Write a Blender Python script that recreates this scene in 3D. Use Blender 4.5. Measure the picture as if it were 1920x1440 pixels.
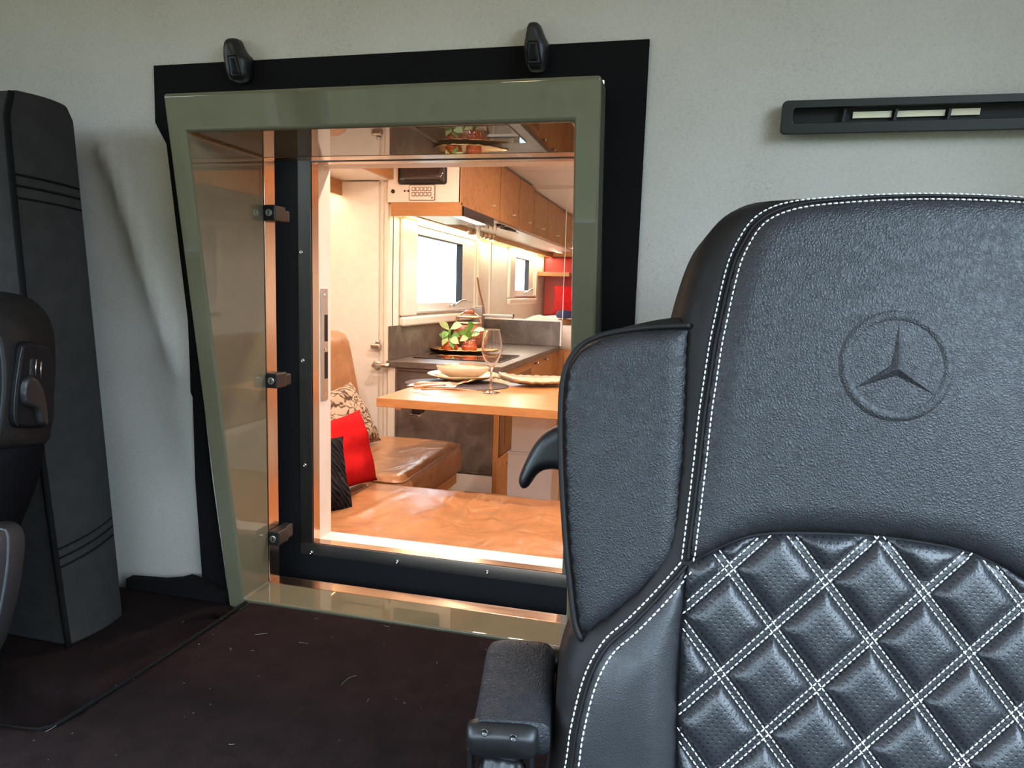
import bpy, bmesh, math, random
import numpy as np
from mathutils import Vector, Matrix
from mathutils.geometry import delaunay_2d_cdt

random.seed(7)
for o in list(bpy.data.objects):
    bpy.data.objects.remove(o, do_unlink=True)
scene = bpy.context.scene
COL = scene.collection

# ------------------------------------------------------------------ camera
# measured from the photograph's vanishing points: X right along the rear wall, Y depth, Z up
CZ = 1.30
_v1 = np.array([-5494.0, -338.0]); _v2 = np.array([336.0, -162.0])
FPX = math.sqrt(-float(_v1 @ _v2))
_a = np.array([_v1[0], _v1[1], FPX]); _b = np.array([_v2[0], _v2[1], FPX])
_X = -_a / np.linalg.norm(_a); _Y = _b / np.linalg.norm(_b); _Z = np.cross(_X, _Y)
if _Z[1] > 0: _Z = -_Z
ROT = np.array([_X, _Y, _Z])

cam_data = bpy.data.cameras.new("camera")
cam = bpy.data.objects.new("camera", cam_data)
COL.objects.link(cam)
cam_data.sensor_fit = 'HORIZONTAL'; cam_data.sensor_width = 36.0
cam_data.lens = FPX / 1920.0 * 36.0
cam_data.clip_start = 0.02
r_, u_, f_ = ROT[:, 0], -ROT[:, 1], ROT[:, 2]
cam.matrix_world = Matrix(((r_[0], u_[0], -f_[0], 0), (r_[1], u_[1], -f_[1], 0), (r_[2], u_[2], -f_[2], CZ), (0, 0, 0, 1)))
scene.camera = cam

# ------------------------------------------------------------------ world, exposure
scene.view_settings.view_transform = 'Standard'
scene.view_settings.look = 'None'
scene.view_settings.gamma = 1.0
scene.view_settings.exposure = 0.0
scene.view_settings.use_curve_mapping = False
world = bpy.data.worlds.new("overcast_sky"); scene.world = world
world.use_nodes = True
_wb = world.node_tree.nodes["Background"]
_wb.inputs[0].default_value = (0.64, 0.82, 1.0, 1)
_wb.inputs[1].default_value = 17.5
scene.cycles.max_bounces = 9
scene.cycles.diffuse_bounces = 4
scene.cycles.glossy_bounces = 5
scene.cycles.transparent_max_bounces = 12
scene.cycles.sample_clamp_indirect = 6.0

def portal(name, loc, rot, sx, sy):
    l = bpy.data.lights.new(name, 'AREA'); l.shape = 'RECTANGLE'; l.size = sx; l.size_y = sy
    l.energy = 1; l.cycles.is_portal = True
    o = bpy.data.objects.new(name, l); o.location = loc; o.rotation_euler = rot; COL.objects.link(o); return o
def area(name, loc, rot, sx, sy, power, col, spread=math.pi):
    l = bpy.data.lights.new(name, 'AREA'); l.shape = 'RECTANGLE'; l.size = sx; l.size_y = sy
    l.energy = power; l.color = col; l.spread = spread
    o = bpy.data.objects.new(name, l); o.location = loc; o.rotation_euler = rot; COL.objects.link(o); return o
# portals guide daylight sampling through the window openings (they give off nothing)
portal("windscreen_portal", (-0.43, -0.80, 1.43), (math.pi / 2, 0, 0), 2.1, 0.80)
portal("side_window_portal", (0.74, 0.0, 1.48), (0, math.pi / 2, 0), 1.0, 1.24)
portal("side_window_portal", (-1.62, 0.0, 1.42), (0, -math.pi / 2, 0), 0.88, 1.24)
portal("kitchen_window_portal", (-1.60, 4.20, 1.42), (0, -math.pi / 2, 0), 0.36, 0.90)

WARM = (1.0, 0.66, 0.40)

# ------------------------------------------------------------------ pixel helpers (frame 1920x1440)
def ray(u, v): return ROT @ np.array([u - 960.0, v - 720.0, FPX])
def onY(u, v, Y): d = ray(u, v); p = d * (Y / d[1]); return Vector((p[0], p[1], p[2] + CZ))
def onX(u, v, X): d = ray(u, v); p = d * (X / d[0]); return Vector((p[0], p[1], p[2] + CZ))
def onZ(u, v, Z): d = ray(u, v); p = d * ((Z - CZ) / d[2]); return Vector((p[0], p[1], p[2] + CZ))
SL = 0.1513; ZR = 1.536
def onP(u, v, Y0):                       # the leaning planes of the cab's rear wall
    d = ray(u, v); t = (Y0 + (ZR - CZ) * SL) / (d[1] + d[2] * SL); p = t * d
    return Vector((p[0], p[1], p[2] + CZ))
def yP(z, Y0): return Y0 + (ZR - z) * SL
YF, YW = 1.003, 1.06

class Plane:
    """a working plane with its own origin; h is height above it along the normal"""
    def __init__(s, O, A, U):
        s.O = Vector(O); s.A = Vector(A).normalized(); s.N = s.A.cross(Vector(U)).normalized()
        if s.N.y > 0: s.N = -s.N
        s.U = Vector(U).normalized()
    def __call__(s, a, b, h=0.0): return s.O + s.A * a + s.U * b + s.N * h
    def px(s, u, v, h=0.0):
        d = Vector(ray(u, v)); c = Vector((0, 0, CZ)); o = s.O + s.N * h
        t = (o - c).dot(s.N) / d.dot(s.N); p = c + d * t - s.O
        return (p.dot(s.A), p.dot(s.U))
    def pxs(s, pts, h=0.0): return [s.px(u, v, h) for u, v in pts]

# ------------------------------------------------------------------ objects
def wloc(o):
    l = Vector(o.location)
    while o.parent: o = o.parent; l += Vector(o.location)
    return l
def tag(o, label, cat, group=None):
    o["label"] = label; o["category"] = cat
    if group: o["group"] = group
    return o
def thing(name, label, cat, loc, group=None):
    o = bpy.data.objects.new(name, None); o.empty_display_size = 0.05
    o.location = loc; COL.objects.link(o); return tag(o, label, cat, group)
def obj(name, verts, faces, mat, parent=None, smooth=False, bevel=0, seg=2, label=None, angle=40):
    vs = np.array([tuple(v) for v in verts], dtype=float)
    if parent is not None: off = np.array(wloc(parent))
    else:
        mn, mx = vs.min(0), vs.max(0); off = np.array([(mn[0] + mx[0]) / 2, (mn[1] + mx[1]) / 2, mn[2]])
    me = bpy.data.meshes.new(name)
    me.from_pydata((vs - off).tolist(), [], [list(f) for f in faces]); me.validate()
    bm = bmesh.new(); bm.from_mesh(me); bmesh.ops.recalc_face_normals(bm, faces=bm.faces); bm.to_mesh(me); bm.free()
    if mat: me.materials.append(mat)
    o = bpy.data.objects.new(name, me); COL.objects.link(o)
    if parent is None: o.location = off
    else: o.parent = parent
    if smooth:
        me.polygons.foreach_set('use_smooth', [True] * len(me.polygons))
    if bevel:
        m = o.modifiers.new('bevel', 'BEVEL'); m.width = bevel; m.segments = seg; m.limit_method = 'ANGLE'; m.angle_limit = math.radians(35)
        me.polygons.foreach_set('use_smooth', [True] * len(me.polygons)); m.harden_normals = True
    if label: o["label"] = label
    return o
def struct(o): o["kind"] = "structure"; return o
def stuff(o): o["kind"] = "stuff"; return o
BOXF = [(0, 1, 3, 2), (4, 6, 7, 5), (0, 4, 5, 1), (2, 3, 7, 6), (0, 2, 6, 4), (1, 5, 7, 3)]
def boxv(x0, x1, y0, y1, z0, z1): return [(x, y, z) for x in (x0, x1) for y in (y0, y1) for z in (z0, z1)]
def box(name, x0, x1, y0, y1, z0, z1, mat, parent=None, bevel=0.003, **k):
    return obj(name, boxv(x0, x1, y0, y1, z0, z1), BOXF, mat, parent, bevel=bevel, **k)
def hexa(name, p8, mat, parent=None, bevel=0, **k): return obj(name, p8, BOXF, mat, parent, bevel=bevel, **k)
def join(parts):
    V, F = [], []
    for v, f in parts:
        n = len(V); V += [tuple(q) for q in v]; F += [tuple(i + n for i in g) for g in f]
    return V, F
def prism(pts, vec):
    pts = [Vector(p) for p in pts]; n = len(pts); v = Vector(vec)
    V = pts + [p + v for p in pts]
    F = [tuple(range(n)), tuple(range(2 * n - 1, n - 1, -1))] + [(i, (i + 1) % n, n + (i + 1) % n, n + i) for i in range(n)]
    return V, F
def frame_of(d):
    d = d.normalized(); a = Vector((0, 0, 1)) if abs(d.z) < .9 else Vector((1, 0, 0))
    x = d.cross(a).normalized(); return x, x.cross(d).normalized()
def tube(pts, r, seg=8, close=False):
    pts = [Vector(p) for p in pts]; n = len(pts); V, F = [], []
    rs = r if isinstance(r, (list, tuple)) else [r] * n
    prev = None
    for i, p in enumerate(pts):
        d = (pts[(i + 1) % n] - pts[i - 1]) if close else (pts[min(i + 1, n - 1)] - pts[max(i - 1, 0)])
        d.normalize()
        if prev is None: x, y = frame_of(d)
        else:
            x = (prev - d * prev.dot(d)).normalized(); y = x.cross(d)
        prev = x
        for k in range(seg):
            t = 2 * math.pi * k / seg; V.append(p + (x * math.cos(t) + y * math.sin(t)) * rs[i])
    m = n if close else n - 1
    for i in range(m):
        for k in range(seg):
            a, b = i * seg, ((i + 1) % n) * seg
            F.append((a + k, a + (k + 1) % seg, b + (k + 1) % seg, b + k))
    if not close: F += [tuple(range(seg)), tuple(range((n - 1) * seg, n * seg))]
    return V, F
def lathe(prof, c, seg=32, axis=None):
    """prof: (radius, height) pairs; axis: unit vector, default up"""
    c = Vector(c); ax = Vector(axis or (0, 0, 1)).normalized(); x, y = frame_of(ax); V, F = [], []
    for r, h in prof:
        for k in range(seg):
            t = 2 * math.pi * k / seg; V.append(c + ax * h + (x * math.cos(t) + y * math.sin(t)) * max(r, 1e-5))
    for i in range(len(prof) - 1):
        for k in range(seg): F.append((i * seg + k, i * seg + (k + 1) % seg, (i + 1) * seg + (k + 1) % seg, (i + 1) * seg + k))
    F += [tuple(range(seg)), tuple(range((len(prof) - 1) * seg, len(prof) * seg))]
    return V, F
def smoothloop(pts, step, closed=True, crn=()):
    """Catmull-Rom through 2-D or 3-D points, resampled at about step"""
    P = [np.array(p, float) for p in pts]; n = len(P); out = []
    for i in range(n if closed else n - 1):
        p0, p1, p2, p3 = (P[(i - 1) % n], P[i], P[(i + 1) % n], P[(i + 2) % n]) if closed else (P[max(i - 1, 0)], P[i], P[i + 1], P[min(i + 2, n - 1)])
        if i in crn: p0 = p1
        if (i + 1) % n in crn: p3 = p2
        m = max(1, int(round(np.linalg.norm(p2 - p1) / step)))
        for k in range(m):
            t = k / m
            out.append(.5 * ((2 * p1) + (-p0 + p2) * t + (2 * p0 - 5 * p1 + 4 * p2 - p3) * t * t + (-p0 + 3 * p1 - 3 * p2 + p3) * t ** 3))
    if not closed: out.append(P[-1])
    return [tuple(q) for q in out]
def resample(pts, step):
    P = [np.array(p, float) for p in pts]; L = [0]
    for a, b in zip(P, P[1:]): L.append(L[-1] + np.linalg.norm(b - a))
    n = max(2, int(L[-1] / step)); out = []; j = 0
    for k in range(n + 1):
        s = L[-1] * k / n
        while j < len(L) - 2 and L[j + 1] < s: j += 1
        w = (s - L[j]) / max(L[j + 1] - L[j], 1e-9); out.append(P[j] * (1 - w) + P[j + 1] * w)
    return out
def inside_mask(pts, poly):
    x, y = pts[:, 0], pts[:, 1]; r = np.zeros(len(pts), bool); n = len(poly); j = n - 1
    for i in range(n):
        xi, yi = poly[i]; xj, yj = poly[j]
        c = ((yi > y) != (yj > y)) & (x < (xj - xi) * (y - yi) / (yj - yi + 1e-15) + xi); r ^= c; j = i
    return r
def dist_poly(pts, poly):
    P = np.array(poly); Q = np.roll(P, -1, 0); d = np.full(len(pts), 1e9)
    for a, b in zip(P, Q):
        ab = b - a; t = np.clip(((pts - a) @ ab) / (ab @ ab + 1e-15), 0, 1); q = a + t[:, None] * ab
        d = np.minimum(d, np.hypot(*(pts - q).T))
    return d
def hprof(d, H, r): t = np.clip(d / r, 0, 1); return H * np.sqrt(np.clip(1 - (1 - t) ** 2, 0, 1))
def pad(name, poly, M, H, r, mat, parent, sp=.008, depth=.02, base=0.0, extra=None, label=None, step=None):
    """an upholstered panel: outline in plane coordinates, rounded edge of radius r rising to H, real depth behind"""
    pl = resample(list(poly) + [poly[0]], step or sp)[:-1]; pl = [tuple(p) for p in pl]; n = len(pl)
    A = np.array(pl); mn, mx = A.min(0), A.max(0)
    gx, gy = np.meshgrid(np.arange(mn[0], mx[0], sp), np.arange(mn[1], mx[1], sp * .87))
    gx = gx + (np.arange(gx.shape[0]) % 2)[:, None] * sp / 2
    G = np.stack([gx.ravel(), gy.ravel()], 1); G = G[inside_mask(G, pl)]
    if len(G): G = G[dist_poly(G, pl) > sp * .45]
    # ring close to the edge gives the roll its shape
    allp = [Vector(p) for p in pl] + [Vector(p) for p in G]
    ov, oe, of, ovi, _, _ = delaunay_2d_cdt(allp, [], [list(range(n))], 1, 1e-7)
    P = np.array([tuple(v) for v in ov]); d = dist_poly(P, pl); h = hprof(d, H, r) + base
    if extra is not None: h = h + extra(P[:, 0], P[:, 1]) * np.clip(d / r, 0, 1)
    V = [M(p[0], p[1], hh) for p, hh in zip(P, h)]; F = [tuple(f) for f in of]
    idx = {}
    for k, src in enumerate(ovi):
        for s in src:
            if s < n: idx[s] = k
    loop = [idx[s] for s in range(n) if s in idx]; m = len(loop); b0 = len(V)
    for k in loop: V.append(M(P[k][0], P[k][1], base - depth))
    for i in range(m): F.append((loop[i], loop[(i + 1) % m], b0 + (i + 1) % m, b0 + i))
    F.append(tuple(range(b0, b0 + m)))
    return obj(name, V, F, mat, parent, smooth=True, label=label)
def clip_convex(sub, quad):
    """Sutherland-Hodgman: polygon against a convex quad"""
    q = [np.array(p) for p in quad]; c = sum(q) / 4; out = [np.array(p) for p in sub]
    for i in range(4):
        a, b = q[i], q[(i + 1) % 4]; nrm = np.array([-(b - a)[1], (b - a)[0]])
        if (c - a) @ nrm < 0: nrm = -nrm
        inp, out = out, []
        for k in range(len(inp)):
            p, s = inp[k], inp[k - 1]; dp, ds = (p - a) @ nrm, (s - a) @ nrm
            if dp >= 0:
                if ds < 0: out.append(s + (p - s) * (ds / (ds - dp)))
                out.append(p)
            elif ds >= 0: out.append(s + (p - s) * (ds / (ds - dp)))
        if len(out) < 3: return []
    return [tuple(p) for p in out]

# ------------------------------------------------------------------ materials
def new_mat(name):
    m = bpy.data.materials.new(name); m.use_nodes = True
    nt = m.node_tree; b = nt.nodes["Principled BSDF"]; return m, nt, b
def coords(nt, scale=(1, 1, 1), rot=(0, 0, 0)):
    tc = nt.nodes.new("ShaderNodeTexCoord"); mp = nt.nodes.new("ShaderNodeMapping")
    mp.inputs["Scale"].default_value = scale; mp.inputs["Rotation"].default_value = rot
    nt.links.new(tc.outputs["Object"], mp.inputs["Vector"]); return mp.outputs["Vector"]
def noise(nt, vec, scale, detail=3, rough=.5, dist=0):
    n = nt.nodes.new("ShaderNodeTexNoise"); n.inputs["Scale"].default_value = scale; n.inputs["Detail"].default_value = detail
    n.inputs["Roughness"].default_value = rough; n.inputs["Distortion"].default_value = dist
    nt.links.new(vec, n.inputs["Vector"]); return n.outputs["Fac"]
def voronoi(nt, vec, scale, feature='F1', rand=1.0):
    n = nt.nodes.new("ShaderNodeTexVoronoi"); n.feature = feature; n.inputs["Scale"].default_value = scale
    n.inputs["Randomness"].default_value = rand
    nt.links.new(vec, n.inputs["Vector"]); return n.outputs["Distance"]
def ramp(nt, fac, stops):
    r = nt.nodes.new("ShaderNodeValToRGB"); e = r.color_ramp.elements
    while len(e) < len(stops): e.new(.5)
    for el, (p, c) in zip(e, stops): el.position = p; el.color = (*c, 1)
    nt.links.new(fac, r.inputs[0]); return r.outputs[0]
def math_(nt, op, a, b=None, clamp=False):
    n = nt.nodes.new("ShaderNodeMath"); n.operation = op; n.use_clamp = clamp
    for i, x in enumerate((a, b)):
        if x is None: continue
        if isinstance(x, (int, float)): n.inputs[i].default_value = x
        else: nt.links.new(x, n.inputs[i])
    return n.outputs[0]
def bump(nt, bsdf, h, strength, dist, normal_in=None):
    n = nt.nodes.new("ShaderNodeBump"); n.inputs["Strength"].default_value = strength; n.inputs["Distance"].default_value = dist
    nt.links.new(h, n.inputs["Height"])
    if normal_in is not None: nt.links.new(normal_in, n.inputs["Normal"])
    nt.links.new(n.outputs[0], bsdf.inputs["Normal"]); return n.outputs[0]
def setp(b, col=None, rough=.5, metal=0, coat=0, coatr=.03, spec=.5, sheen=0):
    if col is not None: b.inputs["Base Color"].default_value = (*col, 1)
    b.inputs["Roughness"].default_value = rough; b.inputs["Metallic"].default_value = metal
    b.inputs["Coat Weight"].default_value = coat; b.inputs["Coat Roughness"].default_value = coatr
    b.inputs["Specular IOR Level"].default_value = spec; b.inputs["Sheen Weight"].default_value = sheen
def plain(name, col, rough=.5, metal=0, coat=0, spec=.5, var=0, vscale=20, bscale=0, bstr=.2, bdist=.001, coatr=.03, sheen=0):
    m, nt, b = new_mat(name); setp(b, col, rough, metal, coat, coatr, spec, sheen)
    vec = coords(nt)
    v = max(var, .04)
    f = noise(nt, vec, vscale, 4, .6)
    c = ramp(nt, f, [(.3, tuple(x * (1 - v) for x in col)), (.7, tuple(min(1, x * (1 + v)) for x in col))])
    nt.links.new(c, b.inputs["Base Color"])
    if bscale: bump(nt, b, noise(nt, vec, bscale, 3, .6), bstr, bdist)
    return m
def emit(name, col, strength):
    m, nt, b = new_mat(name); setp(b, (0.8, .8, .8), .5)
    b.inputs["Emission Color"].default_value = (*col, 1); b.inputs["Emission Strength"].default_value = strength; return m

def m_leather(name, col, rough=.42, scale=420, strength=.35, dist=.0006, folds=0, coat=0.0, spec=.5):
    m, nt, b = new_mat(name); setp(b, col, rough, coat=coat, coatr=.25, spec=spec); vec = coords(nt)
    nz = nt.nodes.new("ShaderNodeTexNoise"); nz.inputs["Scale"].default_value = 60; nt.links.new(vec, nz.inputs["Vector"])
    mx = nt.nodes.new("ShaderNodeMix"); mx.data_type = 'VECTOR'; mx.inputs[0].default_value = .012
    nt.links.new(vec, mx.inputs[4]); nt.links.new(nz.outputs["Color"], mx.inputs[5])
    d = voronoi(nt, mx.outputs[1], scale, 'DISTANCE_TO_EDGE')
    g = math_(nt, 'MULTIPLY', d, 2.2, True)
    h = math_(nt, 'ADD', g, math_(nt, 'MULTIPLY', noise(nt, vec, scale * .2, 2), .4))
    n1 = bump(nt, b, h, strength, dist)
    if folds:
        f = noise(nt, vec, 9, 2, .4, 1.2)
        nb = nt.nodes.new("ShaderNodeBump"); nb.inputs["Strength"].default_value = folds; nb.inputs["Distance"].default_value = .02
        nt.links.new(f, nb.inputs["Height"]); nt.links.new(n1, nb.inputs["Normal"]); nt.links.new(nb.outputs[0], b.inputs["Normal"])
    c = ramp(nt, noise(nt, vec, 14, 4, .6), [(.3, tuple(x * .85 for x in col)), (.7, tuple(x * 1.12 for x in col))])
    nt.links.new(c, b.inputs["Base Color"]); return m
def m_perf(name, col, A, U):
    """perforated leather: a regular field of small dark holes in the seat's own plane"""
    m, nt, b = new_mat(name); setp(b, col, .38, spec=.55); vec = coords(nt)
    def dotv(v):
        n = nt.nodes.new("ShaderNodeVectorMath"); n.operation = 'DOT_PRODUCT'; n.inputs[1].default_value = v
        nt.links.new(vec, n.inputs[0]); return n.outputs["Value"]
    p = .0052
    a = math_(nt, 'MULTIPLY', math_(nt, 'ADD', dotv(A), dotv(U)), 1 / (p * 1.414)); c = math_(nt, 'MULTIPLY', math_(nt, 'SUBTRACT', dotv(A), dotv(U)), 1 / (p * 1.414))
    fa = math_(nt, 'SUBTRACT', math_(nt, 'FRACT', a), .5); fc = math_(nt, 'SUBTRACT', math_(nt, 'FRACT', c), .5)
    r2 = math_(nt, 'ADD', math_(nt, 'MULTIPLY', fa, fa), math_(nt, 'MULTIPLY', fc, fc))
    hole = math_(nt, 'LESS_THAN', r2, .030)
    mix = nt.nodes.new("ShaderNodeMix"); mix.data_type = 'RGBA'; nt.links.new(hole, mix.inputs[0])
    mix.inputs[6].default_value = (*col, 1); mix.inputs[7].default_value = (.004, .004, .004, 1)
    nt.links.new(mix.outputs[2], b.inputs["Base Color"])
    dim = math_(nt, 'MULTIPLY', math_(nt, 'SUBTRACT', .09, r2), 6.0, True)
    h = math_(nt, 'SUBTRACT', math_(nt, 'MULTIPLY', voronoi(nt, vec, 430, 'DISTANCE_TO_EDGE'), .8), dim)
    bump(nt, b, h, .5, .0007); return m
def m_wood(name, c1, c2, axis='y', rough=.45, coat=.15, fig=1.0):
    m, nt, b = new_mat(name); setp(b, c1, rough, coat=coat, coatr=.2)
    s = {'x': (1.2, 9, 9), 'y': (9, 1.2, 9), 'z': (9, 9, 1.2)}[axis]; vec = coords(nt, s)
    f = noise(nt, vec, 2.6 * fig, 6, .62, 1.6); fine = noise(nt, coords(nt, tuple(x * 8 for x in s)), 4, 3, .7)
    t = math_(nt, 'ADD', math_(nt, 'MULTIPLY', f, .75), math_(nt, 'MULTIPLY', fine, .25))
    c = ramp(nt, t, [(.32, c2), (.46, tuple((a + d) / 2 for a, d in zip(c1, c2))), (.62, c1)])
    nt.links.new(c, b.inputs["Base Color"]); bump(nt, b, fine, .08, .001); return m
def m_weave(name, col, scale=900, strength=.5, sheen=.2, var=.12, rot=0.0):
    m, nt, b = new_mat(name); setp(b, col, .95, spec=.06, sheen=sheen)
    vec = coords(nt)
    ws = []
    for d, r in (('X', rot), ('Y', rot), ('Z', rot)):
        w = nt.nodes.new("ShaderNodeTexWave"); w.bands_direction = d; w.inputs["Scale"].default_value = scale / 6.283
        w.inputs["Distortion"].default_value = .6; nt.links.new(vec, w.inputs["Vector"]); ws.append(w.outputs["Fac"])
    h = math_(nt, 'ADD', math_(nt, 'ADD', ws[0], ws[1]), ws[2])
    bump(nt, b, h, strength, .0006)
    f = math_(nt, 'ADD', math_(nt, 'MULTIPLY', noise(nt, vec, 30, 4), .7), math_(nt, 'MULTIPLY', noise(nt, vec, 700, 2), .3))
    c = ramp(nt, f, [(.35, tuple(x * (1 - var) for x in col)), (.65, tuple(x * (1 + var) for x in col))])
    nt.links.new(c, b.inputs["Base Color"]); return m
def m_headlining():
    m, nt, b = new_mat("headlining_fabric"); col = (.52, .50, .46); setp(b, col, .97, spec=.05, sheen=.0); vec = coords(nt)
    f = noise(nt, vec, 260, 4, .75, .6); big = noise(nt, vec, 8, 3)
    t = math_(nt, 'ADD', math_(nt, 'MULTIPLY', f, .7), math_(nt, 'MULTIPLY', big, .3))
    c = ramp(nt, t, [(.34, (.44, .41, .36)), (.45, (.51, .48, .43)), (.6, (.55, .52, .47))])
    nt.links.new(c, b.inputs["Base Color"]); bump(nt, b, f, .35, .0012); return m
def m_stone():
    m, nt, b = new_mat("dark_stone_laminate"); setp(b, (.12, .09, .075), .42); vec = coords(nt)
    f = noise(nt, vec, 7, 7, .65, .8); sp = voronoi(nt, vec, 46)
    c = ramp(nt, f, [(.3, (.060, .046, .040)), (.5, (.115, .092, .080)), (.72, (.19, .155, .135))])
    mk = math_(nt, 'LESS_THAN', sp, .085)
    mix = nt.nodes.new("ShaderNodeMix"); mix.data_type = 'RGBA'; nt.links.new(math_(nt, 'MULTIPLY', mk, .4), mix.inputs[0])
    nt.links.new(c, mix.inputs[6]); mix.inputs[7].default_value = (.42, .36, .31, 1)
    nt.links.new(mix.outputs[2], b.inputs["Base Color"]); bump(nt, b, f, .1, .002); return m
def m_brushed(name, col, rough=.28, axis='x'):
    m, nt, b = new_mat(name); setp(b, col, rough, metal=1.0)
    s = {'x': (2, 300, 300), 'y': (300, 2, 300), 'z': (300, 300, 2)}[axis]
    f = noise(nt, coords(nt, s), 1.0, 3); r = ramp(nt, f, [(.3, (rough * .8,) * 3), (.7, (rough * 1.25,) * 3)])
    nt.links.new(r, b.inputs["Roughness"]); bump(nt, b, f, .04, .0005); return m
def m_glass(name, tint=(1, 1, 1), rough=0.0, ior=1.45):
    m, nt, b = new_mat(name); setp(b, tint, rough); b.inputs["Transmission Weight"].default_value = 1; b.inputs["IOR"].default_value = ior; return m
def m_pane(name, tint=(.98, .99, .98)):
    """flat pane: light goes straight through, with a Fresnel reflection on top"""
    m = bpy.data.materials.new(name); m.use_nodes = True; nt = m.node_tree; nt.nodes.clear()
    out = nt.nodes.new("ShaderNodeOutputMaterial"); mx = nt.nodes.new("ShaderNodeMixShader"); fr = nt.nodes.new("ShaderNodeFresnel")
    tr = nt.nodes.new("ShaderNodeBsdfTransparent"); gl = nt.nodes.new("ShaderNodeBsdfGlossy"); fr.inputs[0].default_value = 1.45
    tr.inputs[0].default_value = (*tint, 1); gl.inputs["Roughness"].default_value = .01
    ge = nt.nodes.new("ShaderNodeNewGeometry"); front = math_(nt, 'SUBTRACT', 1.0, ge.outputs["Backfacing"]); fac = math_(nt, 'MULTIPLY', fr.outputs[0], front)
    nt.links.new(fac, mx.inputs[0]); nt.links.new(tr.outputs[0], mx.inputs[1]); nt.links.new(gl.outputs[0], mx.inputs[2])
    nt.links.new(mx.outputs[0], out.inputs[0]); return m
def m_leafprint():
    m, nt, b = new_mat("leaf_print_fabric"); setp(b, (.5, .4, .3), .85); vec = coords(nt)
    nz = nt.nodes.new("ShaderNodeTexNoise"); nz.inputs["Scale"].default_value = 9; nt.links.new(vec, nz.inputs["Vector"])
    mv = nt.nodes.new("ShaderNodeMix"); mv.data_type = 'VECTOR'; mv.inputs[0].default_value = .22; nt.links.new(vec, mv.inputs[4]); nt.links.new(nz.outputs["Color"], mv.inputs[5])
    d = voronoi(nt, mv.outputs[1], 26, 'DISTANCE_TO_EDGE'); w = nt.nodes.new("ShaderNodeTexWave"); w.wave_type = 'RINGS'
    w.inputs["Scale"].default_value = 16; w.inputs["Distortion"].default_value = 9; w.inputs["Detail"].default_value = 2; nt.links.new(vec, w.inputs["Vector"])
    vein = math_(nt, 'MULTIPLY', w.outputs["Fac"], .35)
    t = math_(nt, 'SUBTRACT', math_(nt, 'MULTIPLY', d, 5.0, True), vein)
    c = ramp(nt, t, [(.03, (.06, .03, .02)), (.10, (.25, .17, .11)), (.4, (.42, .33, .24))])
    nt.links.new(c, b.inputs["Base Color"]); bump(nt, b, t, .2, .003); return m
def m_knit():
    m, nt, b = new_mat("cable_knit_wool"); setp(b, (.02, .02, .025), .95, spec=.1, sheen=.0); vec = coords(nt)
    w = nt.nodes.new("ShaderNodeTexWave"); w.bands_direction = 'DIAGONAL'; w.inputs["Scale"].default_value = 30; w.inputs["Distortion"].default_value = 5.0
    w.inputs["Detail"].default_value = 1; nt.links.new(vec, w.inputs["Vector"])
    w2 = nt.nodes.new("ShaderNodeTexWave"); w2.bands_direction = 'Y'; w2.inputs["Scale"].default_value = 9; nt.links.new(vec, w2.inputs["Vector"])
    h = math_(nt, 'ADD', w.outputs["Fac"], math_(nt, 'MULTIPLY', w2.outputs["Fac"], .8)); bump(nt, b, h, 1.0, .012)
    nt.links.new(ramp(nt, h, [(.2, (.008, .008, .010)), (1.2, (.020, .020, .026))]), b.inputs["Base Color"]); return m

MAT = {}
MAT['wall'] = m_headlining()
MAT['board'] = plain("black_felt_board", (.007, .0065, .007), .9, spec=.1, bscale=600, bstr=.15)
MAT['green'] = plain("sage_green_gloss_paint", (.128, .118, .074), .5, coat=1.0, coatr=.012, var=.03, spec=.0)
MAT['steel'] = m_brushed("brushed_steel", (.10, .098, .096), .38, 'z')
MAT['steelx'] = m_brushed("brushed_steel_rail", (.17, .165, .16), .36, 'x')
MAT['tintsteel'] = m_brushed("reflection_tinted_trim", (.62, .46, .34), .2, 'z')  # plain steel; the camper's warm reflected light is put into the colour
MAT['tintsteelx'] = m_brushed("reflection_tinted_sill", (.62, .46, .34), .2, 'x')
MAT['chrome'] = plain("chrome", (.75, .73, .70), .12, 1.0)
MAT['nickel'] = plain("satin_nickel", (.60, .56, .52), .32, 1.0)
MAT['rubber'] = plain("black_rubber", (.008, .008, .010), .55, spec=.3)
MAT['plastic'] = plain("black_plastic", (.005, .005, .0055), .46, bscale=900, bstr=.12, bdist=.0004)
MAT['plasticg'] = plain("glossy_black_plastic", (.005, .005, .006), .5, spec=.12)
MAT['cream'] = plain("cream_lacquer", (.80, .74, .66), .4)
MAT['white'] = plain("white_lacquer", (.82, .79, .75), .35)
MAT['white_gloss'] = plain("white_gloss_lacquer", (.80, .77, .74), .16)
MAT['wooddoor'] = m_wood("oak_door_veneer", (.50, .245, .088), (.30, .115, .032), 'x' , fig=.8)
MAT['wood'] = m_wood("oak_veneer", (.50, .245, .088), (.36, .155, .05), 'y')
MAT['woodx'] = m_wood("oak_table_wood", (.47, .232, .086), (.36, .160, .052), 'x', rough=.36, coat=.3)
MAT['woodz'] = m_wood("oak_upright_veneer", (.50, .24, .085), (.36, .155, .05), 'z')
MAT['darkwood'] = plain("dark_wood_inside", (.16, .07, .03), .5, var=.2)
MAT['stone'] = m_stone()
MAT['tan'] = m_leather("tan_leather", (.36, .172, .072), .34, 260, .12, .0006, folds=.6, coat=.4)
MAT['lb'] = m_leather("black_leather", (.0125, .013, .0155), .50, 360, .42, .0010, spec=.45)
MAT['lbs'] = m_leather("smooth_black_leather", (.016, .0165, .019), .44, 420, .25, .0006, folds=.06, spec=.5)
MAT['ledge'] = m_leather("black_edge_leather", (.008, .0068, .0068), .58, 420, .2, .0005, spec=.25)
MAT['stitch'] = plain("white_thread", (.78, .78, .76), .7)
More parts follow.
